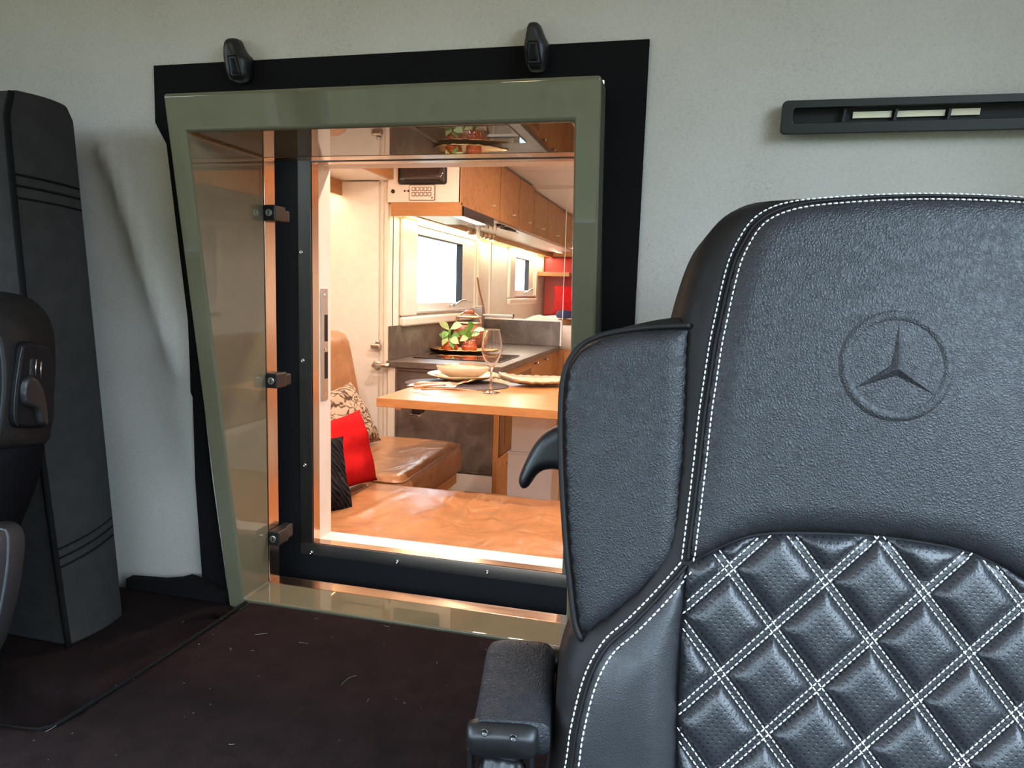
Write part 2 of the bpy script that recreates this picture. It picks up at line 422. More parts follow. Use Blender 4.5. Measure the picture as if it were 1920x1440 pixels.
MAT['carpet'] = m_weave("brown_twill_cover", (.0145, .0085, .0082), 1300, .7, .0, .25)
MAT['cushion'] = m_weave("charcoal_canvas", (.034, .032, .0305), 1500, .5, .0)
MAT['piping'] = m_weave("black_piping", (.008, .008, .008), 1500, .4, .0)
MAT['driver'] = m_weave("dark_seat_fabric", (.006, .0055, .007), 1500, .4, .0)
MAT['greyleather'] = m_leather("worn_grey_leather", (.026, .027, .031), .5, 500, .4, .0006)
MAT['armpad'] = m_leather("grained_armrest_vinyl", (.017, .019, .022), .46, 300, .6, .0012, spec=.3)
MAT['led'] = emit("warm_led_strip", (1.0, .70, .28), 14.0)
MAT['lamp'] = emit("warm_downlight", (1.0, .74, .48), 30.0)
MAT['glass'] = m_glass("clear_crystal", (1, 1, 1), 0.0, 1.48)
MAT['pane'] = m_pane("window_pane")
MAT['hob'] = plain("black_glass_hob", (.008, .007, .007), .04, coat=1.0)
MAT['red'] = m_weave("red_cotton", (.40, .010, .012), 700, .3, .0)
MAT['redwall'] = plain("red_leatherette", (.50, .02, .02), .4, var=.05, bscale=120, bstr=.1)
MAT['print'] = m_leafprint()
MAT['knit'] = m_knit()
MAT['terracotta'] = plain("glazed_terracotta", (.42, .075, .018), .14, coat=.8, var=.12)
MAT['basket'] = plain("woven_copper_basket", (.38, .12, .05), .5, var=.3, vscale=60)
MAT['gold'] = plain("brushed_gold", (.78, .52, .26), .38, 1.0)
MAT['leafgreen'] = plain("fresh_leaf", (.16, .34, .06), .45, var=.35, vscale=40)
MAT['leafpale'] = plain("variegated_leaf", (.40, .50, .20), .45, var=.3, vscale=60)
MAT['plate'] = plain("sand_stoneware", (.62, .55, .45), .3, coat=.3)
MAT['plateglaze'] = plain("honey_glaze", (.66, .50, .30), .2, coat=.6, var=.25, vscale=35)
MAT['mat'] = plain("grey_leather_placemat", (.060, .048, .052), .55, bscale=400, bstr=.2)
MAT['napkin'] = plain("pale_linen", (.62, .58, .60), .9)
MAT['fork'] = plain("rose_gold_cutlery", (.70, .38, .24), .2, 1.0)
MAT['leafdish'] = plain("pearl_leaf_dish", (.75, .66, .50), .2, .35, coat=.8, var=.2, vscale=80, bscale=90, bstr=.8, bdist=.004)
MAT['linen'] = plain("white_bed_linen", (.82, .78, .74), .9, bscale=14, bstr=.4, bdist=.02)
MAT['brownglass'] = plain("spice_in_jar", (.20, .09, .035), .12, coat=1, var=.4, vscale=60)
MAT['blue'] = plain("navy_cloth", (.03, .04, .12), .8)
MAT['brown'] = plain("brown_leather_strap", (.24, .09, .03), .5)
MAT['grass'] = plain("dry_grass_ground", (.20, .165, .11), .95, var=.3, vscale=.5)
MAT['cabdark'] = plain("dark_cab_plastic", (.05, .05, .05), .7)
MAT['cabbeige'] = plain("beige_cab_lining", (.26, .22, .165), .9)
MAT['slot'] = plain("cream_vent_tray", (.75, .68, .50), .6)
MAT['screen'] = plain("black_screen_glass", (.006, .006, .008), .06, coat=1)
MAT['wallcam'] = plain("cream_wall_panel", (.82, .76, .69), .45)
MAT['ceil'] = plain("white_ceiling_panel", (.82, .77, .73), .6)
MAT['floor'] = m_wood("floor_laminate", (.30, .19, .11), (.20, .12, .06), 'y', .5)
MAT['lint'] = plain("pale_lint", (.22, .21, .19), .9)
# =================================================================== SETTING: ground and cab shell
g = obj("ground", [(-60, -60, -1.5), (60, -60, -1.5), (60, 60, -1.5), (-60, 60, -1.5)], [(0, 1, 2, 3)], MAT['grass']); struct(g)
XL, XR = -1.60, 0.72
struct(box("floor_cab", XL - .05, XR + .05, -.9, 1.20, -.05, 0.0, MAT['cabdark'], bevel=0))
struct(box("ceiling_cab", XL - .05, XR + .05, -.9, 1.02, 2.05, 2.12, MAT['cabbeige'], bevel=0))
def ring_wall(name, boxes, mat):
    V, F = join([(boxv(*b), BOXF) for b in boxes]); return struct(obj(name, V, F, mat))
ring_wall("wall_cab_right", [(XR, XR + .05, -.9, 1.25, 0, .98), (XR, XR + .05, -.9, 1.25, 1.98, 2.05), (XR, XR + .05, -.9, -.62, .98, 1.98), (XR, XR + .05, .62, 1.25, .98, 1.98)], MAT['cabbeige'])
ring_wall("wall_cab_left", [(XL - .05, XL, -.9, 1.25, 0, .98), (XL - .05, XL, -.9, 1.25, 1.86, 2.05), (XL - .05, XL, -.9, -.62, .98, 1.86), (XL - .05, XL, .62, 1.25, .98, 1.86)], MAT['cabbeige'])
ring_wall("wall_cab_front", [(XL, XR, -.85, -.78, 0, 1.03), (XL, XR, -.85, -.78, 1.83, 2.05), (XL, XL + .1, -.85, -.78, 1.03, 1.83), (XR - .1, XR, -.85, -.78, 1.03, 1.83)], MAT['cabdark'])

# rear wall of the cab: leaning headlining with a soft bend near the top and a moulded rib on the left
def rear_wall():
    hx0, hx1, hz0, hz1 = -0.845, -0.125, .60, 1.625
    xs = np.unique(np.round(np.concatenate([np.arange(XL, XR + .001, .02), [hx0, hx1]]), 4))
    zs = np.unique(np.round(np.concatenate([np.arange(.60, 2.121, .02), [hz1]]), 4))
    pa, pb = onP(196, 285, YW), onP(335, 690, YW); A = np.array([pa.x, pa.z]); B = np.array([pb.x, pb.z]); ab = B - A
    V = []; idx = {}
    for i, x in enumerate(xs):
        for j, z in enumerate(zs):
            y = yP(z, YW)
            if z > 1.68: y -= (z - 1.68) ** 2 * .9
            p = np.array([x, z]); t = np.clip(((p - A) @ ab) / (ab @ ab), 0, 1); q = A + t * ab; d = np.linalg.norm(p - q)
            side = np.sign((p - A)[0] * ab[1] - (p - A)[1] * ab[0])
            y -= .014 * math.exp(-(d / .018) ** 2)
            if x < -.86:
                s = 1 / (1 + math.exp(-(-(x + .99 + (1.5 - z) * -.10)) / .02)); y += .022 * s * (1 / (1 + math.exp((z - 1.52) / .02)))
            idx[i, j] = len(V); V.append((x, y, z))
    F = []
    for i in range(len(xs) - 1):
        for j in range(len(zs) - 1):
            cx, cz = (xs[i] + xs[i + 1]) / 2, (zs[j] + zs[j + 1]) / 2
            if hx0 < cx < hx1 and cz < hz1: continue
            F.append((idx[i, j], idx[i + 1, j], idx[i + 1, j + 1], idx[i, j + 1]))
    nv = len(V); F = F + [tuple(nv + q for q in f) for f in F]; V = V + [(v[0], v[1] + .012, v[2]) for v in V]
    o = obj("wall_rear", V, F, MAT['wall'], smooth=True)
    return struct(o)
rear_wall()
# unseen hedges added to darken the gloss reflections and block low sky light
def hedge_blocker(name, x0, x1, y0, y1, z1, label):
    rg = np.random.RandomState(int(abs(x0 * 7 + y0 * 3)) + 1); nx = max(2, int((x1 - x0) / .4)); ny = max(2, int((y1 - y0) / .4)); V, F = [], []
    for i in range(nx + 1):
        for j in range(ny + 1):
            e = min(i, nx - i, j, ny - j); V.append((x0 + (x1 - x0) * i / nx + rg.uniform(-.1, .1), y0 + (y1 - y0) * j / ny + rg.uniform(-.1, .1), -1.5 if e == 0 else z1 * (.8 if e == 1 else 1) + rg.uniform(-.25, .25)))
    for i in range(nx):
        for j in range(ny): q = i * (ny + 1) + j; F.append((q, q + 1, q + ny + 2, q + ny + 1))
    o = obj(name, V, F, plain("hedge_blocker_leaves", (.085, .085, .045), .9, var=.4, vscale=6), smooth=False); return tag(o, label, "hedge_blocker")
hedge_blocker("hedge_blocker", -8.5, 8, -10.2, -8.0, 3.8, "unseen green light blocker added far in front of the truck")
hedge_blocker("hedge_blocker", 9, 11, -12, 8, 2.7, "long green hedge along the truck's right side")
hedge_blocker("hedge_blocker", -11, -9, -12, 2.5, 2.7, "long green hedge along the truck's left side")
# added fill lamp, out of view, to warm the upper rear wall
t = thing("added_dome_lamp", "unseen warm fill lamp added under the cab roof", "lamp", (-.43, .30, 2.02))
V, F = lathe([(.075, 0), (.075, .012), (.06, .02)], (-.43, .30, 2.05), 28, (0, 0, -1)); obj("housing", V, F, MAT['cream'], t, smooth=True)
V, F = lathe([(.055, 0), (.05, .006), (.001, .010)], (-.43, .30, 2.03), 28, (0, 0, -1)); obj("lens", V, F, emit("added_dome_lens", (1, .78, .5), 8.0), t, smooth=True)
l = bpy.data.lights.new("added_dome_light", 'POINT'); l.energy = 2.6; l.color = (1.0, .74, .46); l.shadow_soft_size = .05; o = bpy.data.objects.new("added_dome_light", l); COL.objects.link(o); o.parent = t; o.location = (0, 0, -.06)

# black lining board around the cut-out, flat on the leaning wall
bp = [(288, 123), (1218, 73), (1190, 600), (1165, 1235), (1100, 1228), (1128, 600), (1133, 148), (312, 178), (345, 480), (372, 700), (395, 905), (425, 1122), (380, 1100), (366, 900), (361, 745), (357, 735), (356, 690), (352, 600), (330, 420), (312, 270), (291, 230)]
V, F = prism([onP(u, v, YW - .006) for u, v in bp], (0, .006, 0))
lb = obj("lining_board", V, F, MAT['board']); tag(lb, "thin black board framing the cut-out behind the sage green surround", "panel")
bpp = [(236, 1085), (300, 1090), (330, 1088), (348, 1083), (362, 1088), (385, 1098), (422, 1116), (424, 1142), (236, 1112)]

# =================================================================== PASS-THROUGH SURROUND
t = thing("passage_surround", "glossy sage green moulded surround of the pass-through into the camper", "door frame", (-.477, 1.1, .69))
def ringpts(x0, x1, z0, z1, yf): return [(x0, yf(z0), z0), (x1, yf(z0), z0), (x1, yf(z1), z1), (x0, yf(z1), z1)]
rings = [ringpts(-.820, -.134, .690, 1.592, lambda z: yP(z, YW)), ringpts(-.820, -.134, .690, 1.592, lambda z: yP(z, YF)),
         ringpts(-.785, -.170, .711, 1.534, lambda z: yP(z, YF)), ringpts(-.785, -.170, .711, 1.534, lambda z: 1.214),
         ringpts(-.800, -.155, .696, 1.549, lambda z: 1.214)]
V = [p for r in rings for p in r]; F = []
for k in range(4):
    for i in range(4): F.append((k * 4 + i, k * 4 + (i + 1) % 4, k * 4 + 4 + (i + 1) % 4, k * 4 + 4 + i))
obj("moulding", V, F, MAT['green'], t, bevel=.005, seg=3)
box("side_trim", -.790, -.7852, 1.2145, 1.250, .7045, 1.5385, MAT['tintsteel'], t, .001, label="polished metal strip with warm reflection in its colour")
box("sill_trim", -.785, -.170, 1.2145, 1.250, .7045, .7092, MAT['tintsteelx'], t, .001, label="polished metal strip with warm reflection in its colour")
box("head_trim", -.785, -.170, 1.2145, 1.250, 1.5338, 1.5385, MAT['tintsteelx'], t, .001, label="polished metal strip with warm reflection in its colour")
box("side_trim", -.1698, -.165, 1.2145, 1.250, .7045, 1.5385, MAT['tintsteel'], t, .001, label="polished metal strip with warm reflection in its colour")
# bright corner bead where the side panel meets the sill and the head
V, F = tube([(-.7845, yP(1.534, YF) + .01, 1.5335), (-.7845, 1.205, 1.5335)], .0016, 6); obj("corner_bead", V, F, MAT['green'], t, smooth=True)
V, F = tube([(-.7845, yP(.711, YF) + .01, .7115), (-.7845, 1.205, .7115)], .0016, 6); obj("corner_bead", V, F, MAT['green'], t, smooth=True)

# rubber bellows between cab and camper
t = thing("bellows_gasket", "matt black rubber gasket between green surround and bolted steel frame", "gasket", (-.477, 1.28, .62))
V, F = join([(boxv(*b), BOXF) for b in [(-.90, -.87, 1.232, 1.366, .60, 1.62), (-.10, -.07, 1.216, 1.366, .60, 1.62), (-.87, -.10, 1.216, 1.366, .60, .64), (-.87, -.10, 1.216, 1.366, 1.59, 1.62)]])
obj("bellows", V, F, MAT['rubber'], t)
V, F = join([(boxv(*b), BOXF) for b in [(-.87, -.765, 1.346, 1.365, .64, 1.59), (-.21, -.10, 1.346, 1.365, .64, 1.59), (-.765, -.21, 1.346, 1.365, .64, .745), (-.765, -.21, 1.346, 1.365, 1.553, 1.59)]])
obj("backing_plate", V, F, MAT['rubber'], t)

# bolted steel frame on the camper wall
t = thing("bolted_frame", "dark brushed steel frame bolted round the camper opening", "metal frame", (-.495, 1.34, .722))
box("upright", -.790, -.760, 1.339, 1.345, .75, 1.556, MAT['steel'], t, .001)
box("upright", -.215, -.185, 1.339, 1.345, .75, 1.556, MAT['steel'], t, .001)
box("bottom_rail", -.790, -.185, 1.339, 1.345, .722, .75, MAT['steelx'], t, .001)
box("top_rail", -.760, -.215, 1.339, 1.345, 1.548, 1.556, MAT['steelx'], t, .001)
box("return_lip", -.763, -.760, 1.340, 1.370, .75, 1.548, MAT['tintsteel'], t, .0005)
box("return_lip", -.760, -.215, 1.340, 1.370, .747, .75, MAT['tintsteelx'], t, .0005)
box("return_lip", -.760, -.215, 1.340, 1.370, 1.548, 1.551, MAT['tintsteelx'], t, .0005)
for u, v in [(565, 473), (568, 676), (572, 872), (584, 1036), (745, 1053), (914, 1072)]:
    c = onY(u, v, 1.339)
    V, F = lathe([(.0052, 0), (.0050, .0018), (.0036, .0034), (.0016, .0036), (.0014, .0022), (.0002, .0022)], c, 14, (0, -1, 0)); obj("bolt", V, F, MAT['chrome'], t, smooth=True)

# latches on the surround
def latch(name, v, label, up):
    c = onX(500, v, -.785); z = c.z; t = thing(name, label, "latch", (-.77, 1.19, z - .016), "small black latches on the green surround")
    box("body", -.785, -.760, 1.208, 1.246, z - .0145, z + .0145, MAT['plastic'], t, .003)
    box("catch", -.784, -.764, 1.246, 1.268, z - .013, z + .009 + .006 * up, MAT['plastic'], t, .003)
    V, F = lathe([(.0068, 0), (.0068, .0015), (.0055, .002), (.0010, .002)], (-.7720, 1.208, z), 20, (0, -1, 0)); k = obj("lock_cylinder", V, F, MAT['nickel'], t, smooth=False)
    box("key_slot", -.7728, -.7712, 1.2055, 1.2064, z - .0042, z + .0042, MAT['plastic'], k, 0)
latch("panel_latch", 400, "topmost small black latch with silver lock on the green surround", 0)
latch("panel_latch", 713, "middle small black latch with silver lock on the green surround", 0)
latch("panel_latch", 1010, "lowest small black latch with silver lock on the green surround", 1)

# coat hooks
def hook(pts, slot, label):
    c = onP(sum(p[0] for p in pts) / len(pts), max(p[1] for p in pts), YW - .006)
    t = thing("coat_hook", label, "hook", tuple(c), "black coat hooks above the pass-through")
    P = Plane(onP(pts[0][0], pts[0][1], YW - .006), (1, 0, 0), (0, -SL, 1))
    pl = smoothloop([P.px(u, v, .012) for u, v in pts], .004)
    pad("body", pl, P, .016, .012, MAT['plastic'], t, .003, .012, .012)
    sl = smoothloop([P.px(u, v, .028) for u, v in slot], .003, crn=(0, 1, 2, 3))
    rim = [P(a, b, .0275) for a, b in sl]; V, F = tube(rim, .0012, 6, True); obj("slot_rim", V, F, MAT['plasticg'], t, smooth=True)
    pad("tongue", [(a * .8 + .2 * np.mean([q[0] for q in sl]), b * .9 + .1 * np.mean([q[1] for q in sl])) for a, b in sl], P, .004, .004, MAT['plasticg'], t, .003, .004, .0255)
hook([(425, 80), (430, 73), (440, 71), (446, 77), (453, 93), (461, 103), (467, 110), (469, 130), (467, 148), (455, 155), (440, 154), (431, 143), (425, 118), (423, 98)], [(427, 105), (442, 104), (452, 142), (432, 143)],
     "black plastic coat hook above the left end of the pass-through")
hook([(990, 47), (997, 41), (1008, 42), (1013, 50), (1019, 66), (1026, 80), (1028, 95), (1026, 120), (1020, 133), (1005, 136), (991, 132), (985, 115), (983, 88), (986, 65)], [(990, 78), (1008, 77), (1015, 118), (986, 119)],
     "black plastic coat hook above the right end of the pass-through")

# air outlet slot on the right of the rear wall
P = Plane(onP(1462, 253, YW - .0145), (1, 0, 0), (0, -SL, 1))
t = thing("air_outlet", "long black slotted air outlet on the rear wall above the seat", "vent", tuple(P.O))
W2 = .56
def rrect(x0, x1, y0, y1, r, n=5):
    out = []
    for cx, cy, a0 in ((x1 - r, y1 - r, 0), (x0 + r, y1 - r, 90), (x0 + r, y0 + r, 180), (x1 - r, y0 + r, 270)):
        for k in range(n + 1): t_ = math.radians(a0 + 90 * k / n); out.append((cx + r * math.cos(t_), cy + r * math.sin(t_)))
    return out
def ringprism(P, o, i, h0, h1):
    n = len(o); V = [P(*p, h1) for p in o] + [P(*p, h1) for p in i] + [P(*p, h0) for p in o] + [P(*p, h0) for p in i]; F = []
    for k in range(n):
        m = (k + 1) % n; F += [(k, m, n + m, n + k), (n + k, n + m, 3 * n + m, 3 * n + k), (k, m, 2 * n + m, 2 * n + k), (2 * n + k, 2 * n + m, 3 * n + m, 3 * n + k)]
    return V, F
_, b_top = P.px(1462, 196); _, b_bot = P.px(1462, 253)
hh = b_top - b_bot + .004
V, F = ringprism(P, rrect(0, W2, 0, hh, .006), rrect(.014, W2 - .014, .014, hh - .010, .004), -.004, .007); obj("bezel", V, F, MAT['plastic'], t, bevel=.0015)
V, F = prism([P(a, b, -.012) for a, b in rrect(.004, W2 - .004, .004, hh - .004, .004)], P.N * .002); obj("back_plate", V, F, MAT['rubber'], t)
for k, (u0, u1) in enumerate([(1598, 1672), (1676, 1772), (1777, 1838)]):
    a0, b0 = P.px(u0, 222 - (u0 - 1598) * .03, -.008); a1, b1 = P.px(u1, 208 - (u0 - 1598) * .03, -.008)
    V, F = prism([P(a0, b0, -.009), P(a1, b0, -.009), P(a1, b1, -.009), P(a0, b1, -.009)], P.N * .003); obj("slot_tray", V, F, MAT['slot'], t)
for u in (1578, 1674, 1774):
    a0, b0 = P.px(u, 226, 0)
    V, F = prism([P(a0, b0 - .006, -.006), P(a0 + .003, b0 - .006, -.006), P(a0 + .005, b0 + .014, -.006), P(a0 + .002, b0 + .014, -.006)], P.N * .006); obj("divider", V, F, MAT['plastic'], t)

# =================================================================== CARPET COVERED BENCH
def slab(name, poly, z1, z0, mat, label, cat, r=.012, sp=.012, extra=None):
    P = Plane((0, 0, z1 - r), (1, 0, 0), (0, 1, 0)); P.N = Vector((0, 0, 1))
    o = pad(name, poly, P, r, r * 1.4, mat, None, sp, z1 - r - z0, extra=extra); return tag(o, label, cat)
sm = smoothloop([(-.772, 1.124), (-.775, .92), (-.782, .77), (-.788, .715), (-.815, .703), (-.866, .697), (-.885, .66), (-.885, .42), (-.30, .42), (-.135, .44), (-.115, .60), (-.115, .80), (-.05, .83), (.60, .84), (.62, .90), (.62, 1.11), (.60, 1.124)], .012, crn=(0, 16))
bk = slab("bunk_cover", sm, .714, .50, MAT['carpet'], "dark brown twill covered platform in front of the pass-through", "platform")
V, F = tube([(a, b, .7085) for a, b in smoothloop([(-.7755, 1.12), (-.7785, .92), (-.7855, .77), (-.7915, .712), (-.817, .700), (-.868, .694)], .012, False)], .0035, 8); obj("edge_piping", V, F, MAT['piping'], bk, smooth=True)
sm = smoothloop([(-1.575, 1.185), (-1.575, .86), (-1.54, .83), (-1.2, .83), (-.90, .83), (-.805, .84), (-.790, .87), (-.785, 1.118), (-.83, 1.122), (-.835, 1.185)], .012, crn=(0, 7, 8, 9))
slab("bunk_cover", sm, .682, .50, MAT['carpet'], "black-brown covered platform section under the tall charcoal cushion", "platform", r=.03)
box("platform_base", XL + .02, .62, .86, 1.17, .0, .50, MAT['cabdark'], None, .004); tag(bpy.data.objects["platform_base"], "dark plinth under the covered platform", "plinth")
V, F = prism([onP(u, v, YW - .03) for u, v in bpp], (0, .02, 0)); o = obj("wall_skirt", V, F, MAT['board']); tag(o, "black wavy lining edge where the rear wall meets the platform", "panel")

# lint and hairs on the cover
parts = []
for u, v, L in [(640, 1285, 40), (880, 1185, 30), (730, 1175, 20), (478, 1190, 30), (560, 1205, 26), (430, 1215, 14), (390, 1262, 8), (470, 1220, 10), (345, 1165, 10), (440, 1395, 12), (690, 1310, 10), (820, 1240, 8), (590, 1160, 12), (760, 1320, 8), (85, 1372, 16)]:
    p0 = onZ(u, v, .7155 if u > 400 or v > 1300 else .6835); a = random.uniform(0, 6.28); pts = []; l = L * .0006; cv = random.uniform(-2.2, 2.2)
    for k in range(7):
        pts.append(p0.copy()); a += cv / 6; p0 = p0 + Vector((math.cos(a), math.sin(a) * 1.6, 0)) * l / 6
    parts.append(tube(pts, .00028, 4))
for k in range(36):
    p0 = Vector((random.uniform(-.78, -.2), random.uniform(.60, 1.10), .715)); a = random.uniform(0, 6.28); l = random.uniform(.001, .003)
    parts.append(tube([p0, p0 + Vector((math.cos(a), math.sin(a), .0)) * l], .0003, 4))
V, F = join(parts); o = stuff(obj("lint", V, F, MAT['lint'])); tag(o, "pale hairs and lint scattered on the brown platform cover", "lint")

# =================================================================== TALL CUSHION against the rear wall
t = thing("backrest_cushion", "tall charcoal canvas backrest cushion standing against the rear wall", "cushion", (-1.27, .99, .682))
def cx(z): return -.98 - .012 * math.sin((z - .68) * 2.5)
def cushion_body():
    zs = np.linspace(.684, 1.575, 40); V = []; F = []; n = 0
    rows = []
    for z in zs:
        s = (z - .684) / .891; yf = .928 + (.868 - .928) * s - .008 * math.sin(s * math.pi); yb = 1.050 + (.990 - 1.050) * s
        if s > .97: yf += .02 * ((s - .97) / .03) ** 2; yb -= .012 * ((s - .97) / .03) ** 2
        pinch = 0
        for zq in (1.435, 1.405, .845, .815): pinch += .004 * math.exp(-((z - zq) / .006) ** 2)
        bul = .010 - pinch; row = []
        for q in np.linspace(0, 1, 9): row.append((-.985 + bul * math.sin(q * math.pi), yf + (yb - yf) * q, z))
        row += [(-1.55, yb, z), (-1.55, yf, z)]
        rows.append(row)
    m = len(rows[0])
    for r in rows: V += r
    for i in range(len(rows) - 1):
        for k in range(m): F.append((i * m + k, i * m + (k + 1) % m, (i + 1) * m + (k + 1) % m, (i + 1) * m + k))
    F += [tuple(range(m)), tuple(range((len(rows) - 1) * m, len(rows) * m))]
    return V, F
V, F = cushion_body(); obj("padding", V, F, MAT['cushion'], t, bevel=.006, seg=3)
pts = []
for s in np.linspace(0, 1, 26):
    z = .684 + .885 * s; pts.append((-.983, .928 + (.868 - .928) * s - .008 * math.sin(s * math.pi) - .001 + (.012 * ((s - .95) / .05) ** 2 if s > .95 else 0), z))
V, F = tube(pts, .0045, 8); obj("piping", V, F, MAT['piping'], t, smooth=True)
for z0, dz in ((1.452, -.006), (1.436, -.006), (1.418, -.006), (.858, .022), (.842, .022), (.826, .022)):
    pts = []
    for q in np.linspace(.03, .94, 12):
        z = z0 + dz * q; s = (z - .684) / .891; yf = .928 - .06 * s - .008 * math.sin(s * math.pi); yb = 1.05 - .06 * s
        pts.append((-.985 + .0092 * math.sin(q * math.pi) + .0006, yf + (yb - yf) * q, z))
    V, F = tube(pts, .0017, 6); obj("seam", V, F, MAT['piping'], t, smooth=True)

# =================================================================== DRIVER SEAT, edge only in view
t = thing("driver_seat", "black seat at the left edge with a belt guide on its shoulder", "seat", (-1.02, .78, .0))
P = Plane(onY(50, 690, .72), (1, .05, 0), (0, .10, 1))
o_top = P.pxs([(-520, 560), (-200, 540), (-60, 540), (0, 545), (50, 556), (82, 580), (99, 615), (104, 665), (102, 740), (97, 800), (88, 830), (40, 840), (-60, 840), (-520, 840)], -.115)
pad("shoulder", smoothloop(o_top, .008, crn=(11, 12, 13, 0, 1)), P, .035, .05, MAT['ledge'], t, .010, .08, -.035)
o_low = P.pxs([(-520, 835), (85, 828), (78, 880), (62, 930), (42, 980), (30, 1020), (15, 1150), (0, 1300), (-520, 1300)], -.118)
pad("back_fabric", smoothloop(o_low, .010, crn=(0, 1, 7, 8)), P, .03, .04, MAT['driver'], t, .012, .08, -.038)
bol = P.pxs([(-520, 600), (-40, 590), (-8, 620), (4, 660), (8, 720), (0, 800), (-20, 880), (-520, 900)], -.04)
pad("bolster", smoothloop(bol, .008, crn=(6, 7, 0, 1)), P, .03, .03, MAT['lb'], t, .010, .05, .0)
V, F = tube([P(a, b, .012) for a, b in smoothloop(P.pxs([(-40, 590), (-6, 620), (6, 660), (10, 720), (2, 800), (-20, 880)], .012), .008, False)], .0035, 8); obj("piping", V, F, MAT['ledge'], t, smooth=True)
# the guide sits on the shoulder's right flank, facing the gap between the seats
_a, _b = P.px(104, 665, -.115); xs = P(_a, _b, -.07).x + .001
G = Plane((xs, .75, 1.2), (0, 1, 0), (0, 0, 1)); G.N = Vector((1, 0, 0))
def gx(pts, h=0.0): return [(lambda q: (q.y - .75, q.z - 1.2))(onX(u, v, xs + h)) for u, v in pts]
gp = smoothloop(gx([(34, 644), (60, 641), (86, 650), (94, 680), (97, 740), (95, 790), (80, 800), (34, 802), (18, 790), (18, 740), (26, 680)]), .004); guide = pad("belt_guide", gp, G, .007, .006, MAT['plasticg'], t, .003, .003, .0015)
V, F = tube([G(a, b, .007) for a, b in smoothloop(gx([(34, 648), (28, 680), (20, 740), (19, 785), (26, 798)]), .004, False)], .0013, 8); obj("guide_rim", V, F, MAT['plastic'], guide, smooth=True)
pad("belt_slot", gx([(56, 672), (64, 670), (64, 706), (54, 708)], .008), G, .0005, .002, MAT['rubber'], guide, .004, .001, .0085)
pad("tongue", smoothloop(gx([(44, 712), (58, 704), (74, 716), (85, 745), (90, 795), (73, 797), (64, 770), (44, 760), (39, 735)], .010), .004), G, .006, .006, MAT['plastic'], guide, .003, .004, .0085)
for k, (u0, v0, u1, v1) in enumerate([(68, 674, 66, 704), (77, 678, 76, 708)]):
    q0, q1 = onX(u0, v0, xs + .009), onX(u1, v1, xs + .009); V, F = tube([q0, q1], .0009, 6); obj("guide_rib", V, F, MAT['nickel'], guide, smooth=True)
P2 = Plane(onY(10, 1080, .66), (1, .1, 0), (0, .12, 1))
gb = P2.pxs([(-520, 1000), (-60, 985), (0, 978), (24, 984), (36, 1004), (36, 1040), (27, 1110), (12, 1170), (-4, 1215), (-60, 1300), (-520, 1330)], -.06)
pad("side_bolster", smoothloop(gb, .006, crn=(9, 10, 0, 1)), P2, .018, .022, MAT['greyleather'], t, .007, .05, -.018)
V, F = tube([P2(a, b, .003) for a, b in smoothloop(P2.pxs([(-60, 1000), (0, 992), (14, 1004), (14, 1060), (4, 1130), (-10, 1190)], .003), .006, False)], .0018, 6); obj("bolster_seam", V, F, MAT['greyleather'], t, smooth=True)
box("seat_cushion", -1.46, -.96, .30, .72, .42, .56, MAT['driver'], t, .04, seg=4); box("seat_base", -1.4, -1.0, .34, .72, .002, .42, MAT['cabdark'], t, .01)
# =================================================================== PASSENGER SEAT
PHI, RHO = math.radians(10), math.radians(10)
A_ = Vector((math.cos(PHI), math.sin(PHI), 0)); back = Vector((-math.sin(PHI), math.cos(PHI), 0)); U_ = Vector((0, 0, 1)) * math.cos(RHO) + back * math.sin(RHO)
S = Plane(onY(1680, 690, .72), A_, U_)
MAT['perf'] = m_perf("perforated_black_leather", (.015, .016, .019), tuple(S.A), tuple(S.U))
seat = thing("passenger_seat", "black leather seat with quilted white stitched backrest and embossed emblem", "seat", (.2, .74, 0))
outer = [(1010, 1600), (1030, 1470), (1038, 1380), (1048, 1290), (1066, 1225), (1086, 1196), (1180, 1110), (1240, 1010), (1266, 820), (1272, 660), (1281, 604), (1290, 566), (1302, 522), (1319, 470), (1338, 428), (1364, 396), (1400, 374), (1450, 361), (1600, 352), (1750, 347), (1920, 354), (2040, 368), (2100, 410), (2140, 500), (2160, 700), (2170, 1100), (2300, 1300), (2340, 1600)]
sh = smoothloop(S.pxs(outer, -.004), .010, crn=(0, 27))
shell = pad("backrest_shell", sh, S, .030, .020, MAT['ledge'], seat, .010, .075, -.032, step=.008)
seamA = [(1289, 1052), (1300, 963), (1311, 872), (1321, 780), (1329, 725), (1341, 646), (1351, 598), (1363, 543), (1377, 491), (1394, 454), (1418, 419), (1452, 397), (1500, 383), (1569, 375), (1672, 369), (1775, 368), (1913, 374), (2000, 385), (2050, 410), (2080, 460), (2095, 540), (2105, 700), (2110, 900), (2110, 1222)]
arch = [(2110, 1222), (2060, 1180), (2000, 1130), (1920, 1085), (1870, 1055), (1800, 1028), (1700, 1010), (1600, 1000), (1480, 997), (1420, 1001), (1380, 1012), (1340, 1030), (1289, 1056)]
sA = smoothloop(S.pxs(seamA), .006, False); sArch = smoothloop(S.pxs(arch), .006, False)
crownC = S.px(1690, 700)
def crown(a, b): return .010 * np.exp(-(((a - crownC[0]) / .16) ** 2 + ((b - crownC[1]) / .16) ** 2))
polyA = sA[:-1] + sArch[:-1]
HA, RA = .009, .022
head = pad("head_panel", polyA, S, HA, RA, MAT['lb'], seat, .007, .012, 0.0, extra=crown)
def hA(a, b):
    P_ = np.array([[a, b]]); d = dist_poly(P_, polyA); return float(hprof(d, HA, RA)[0] + crown(a, b) * min(1, d[0] / RA))
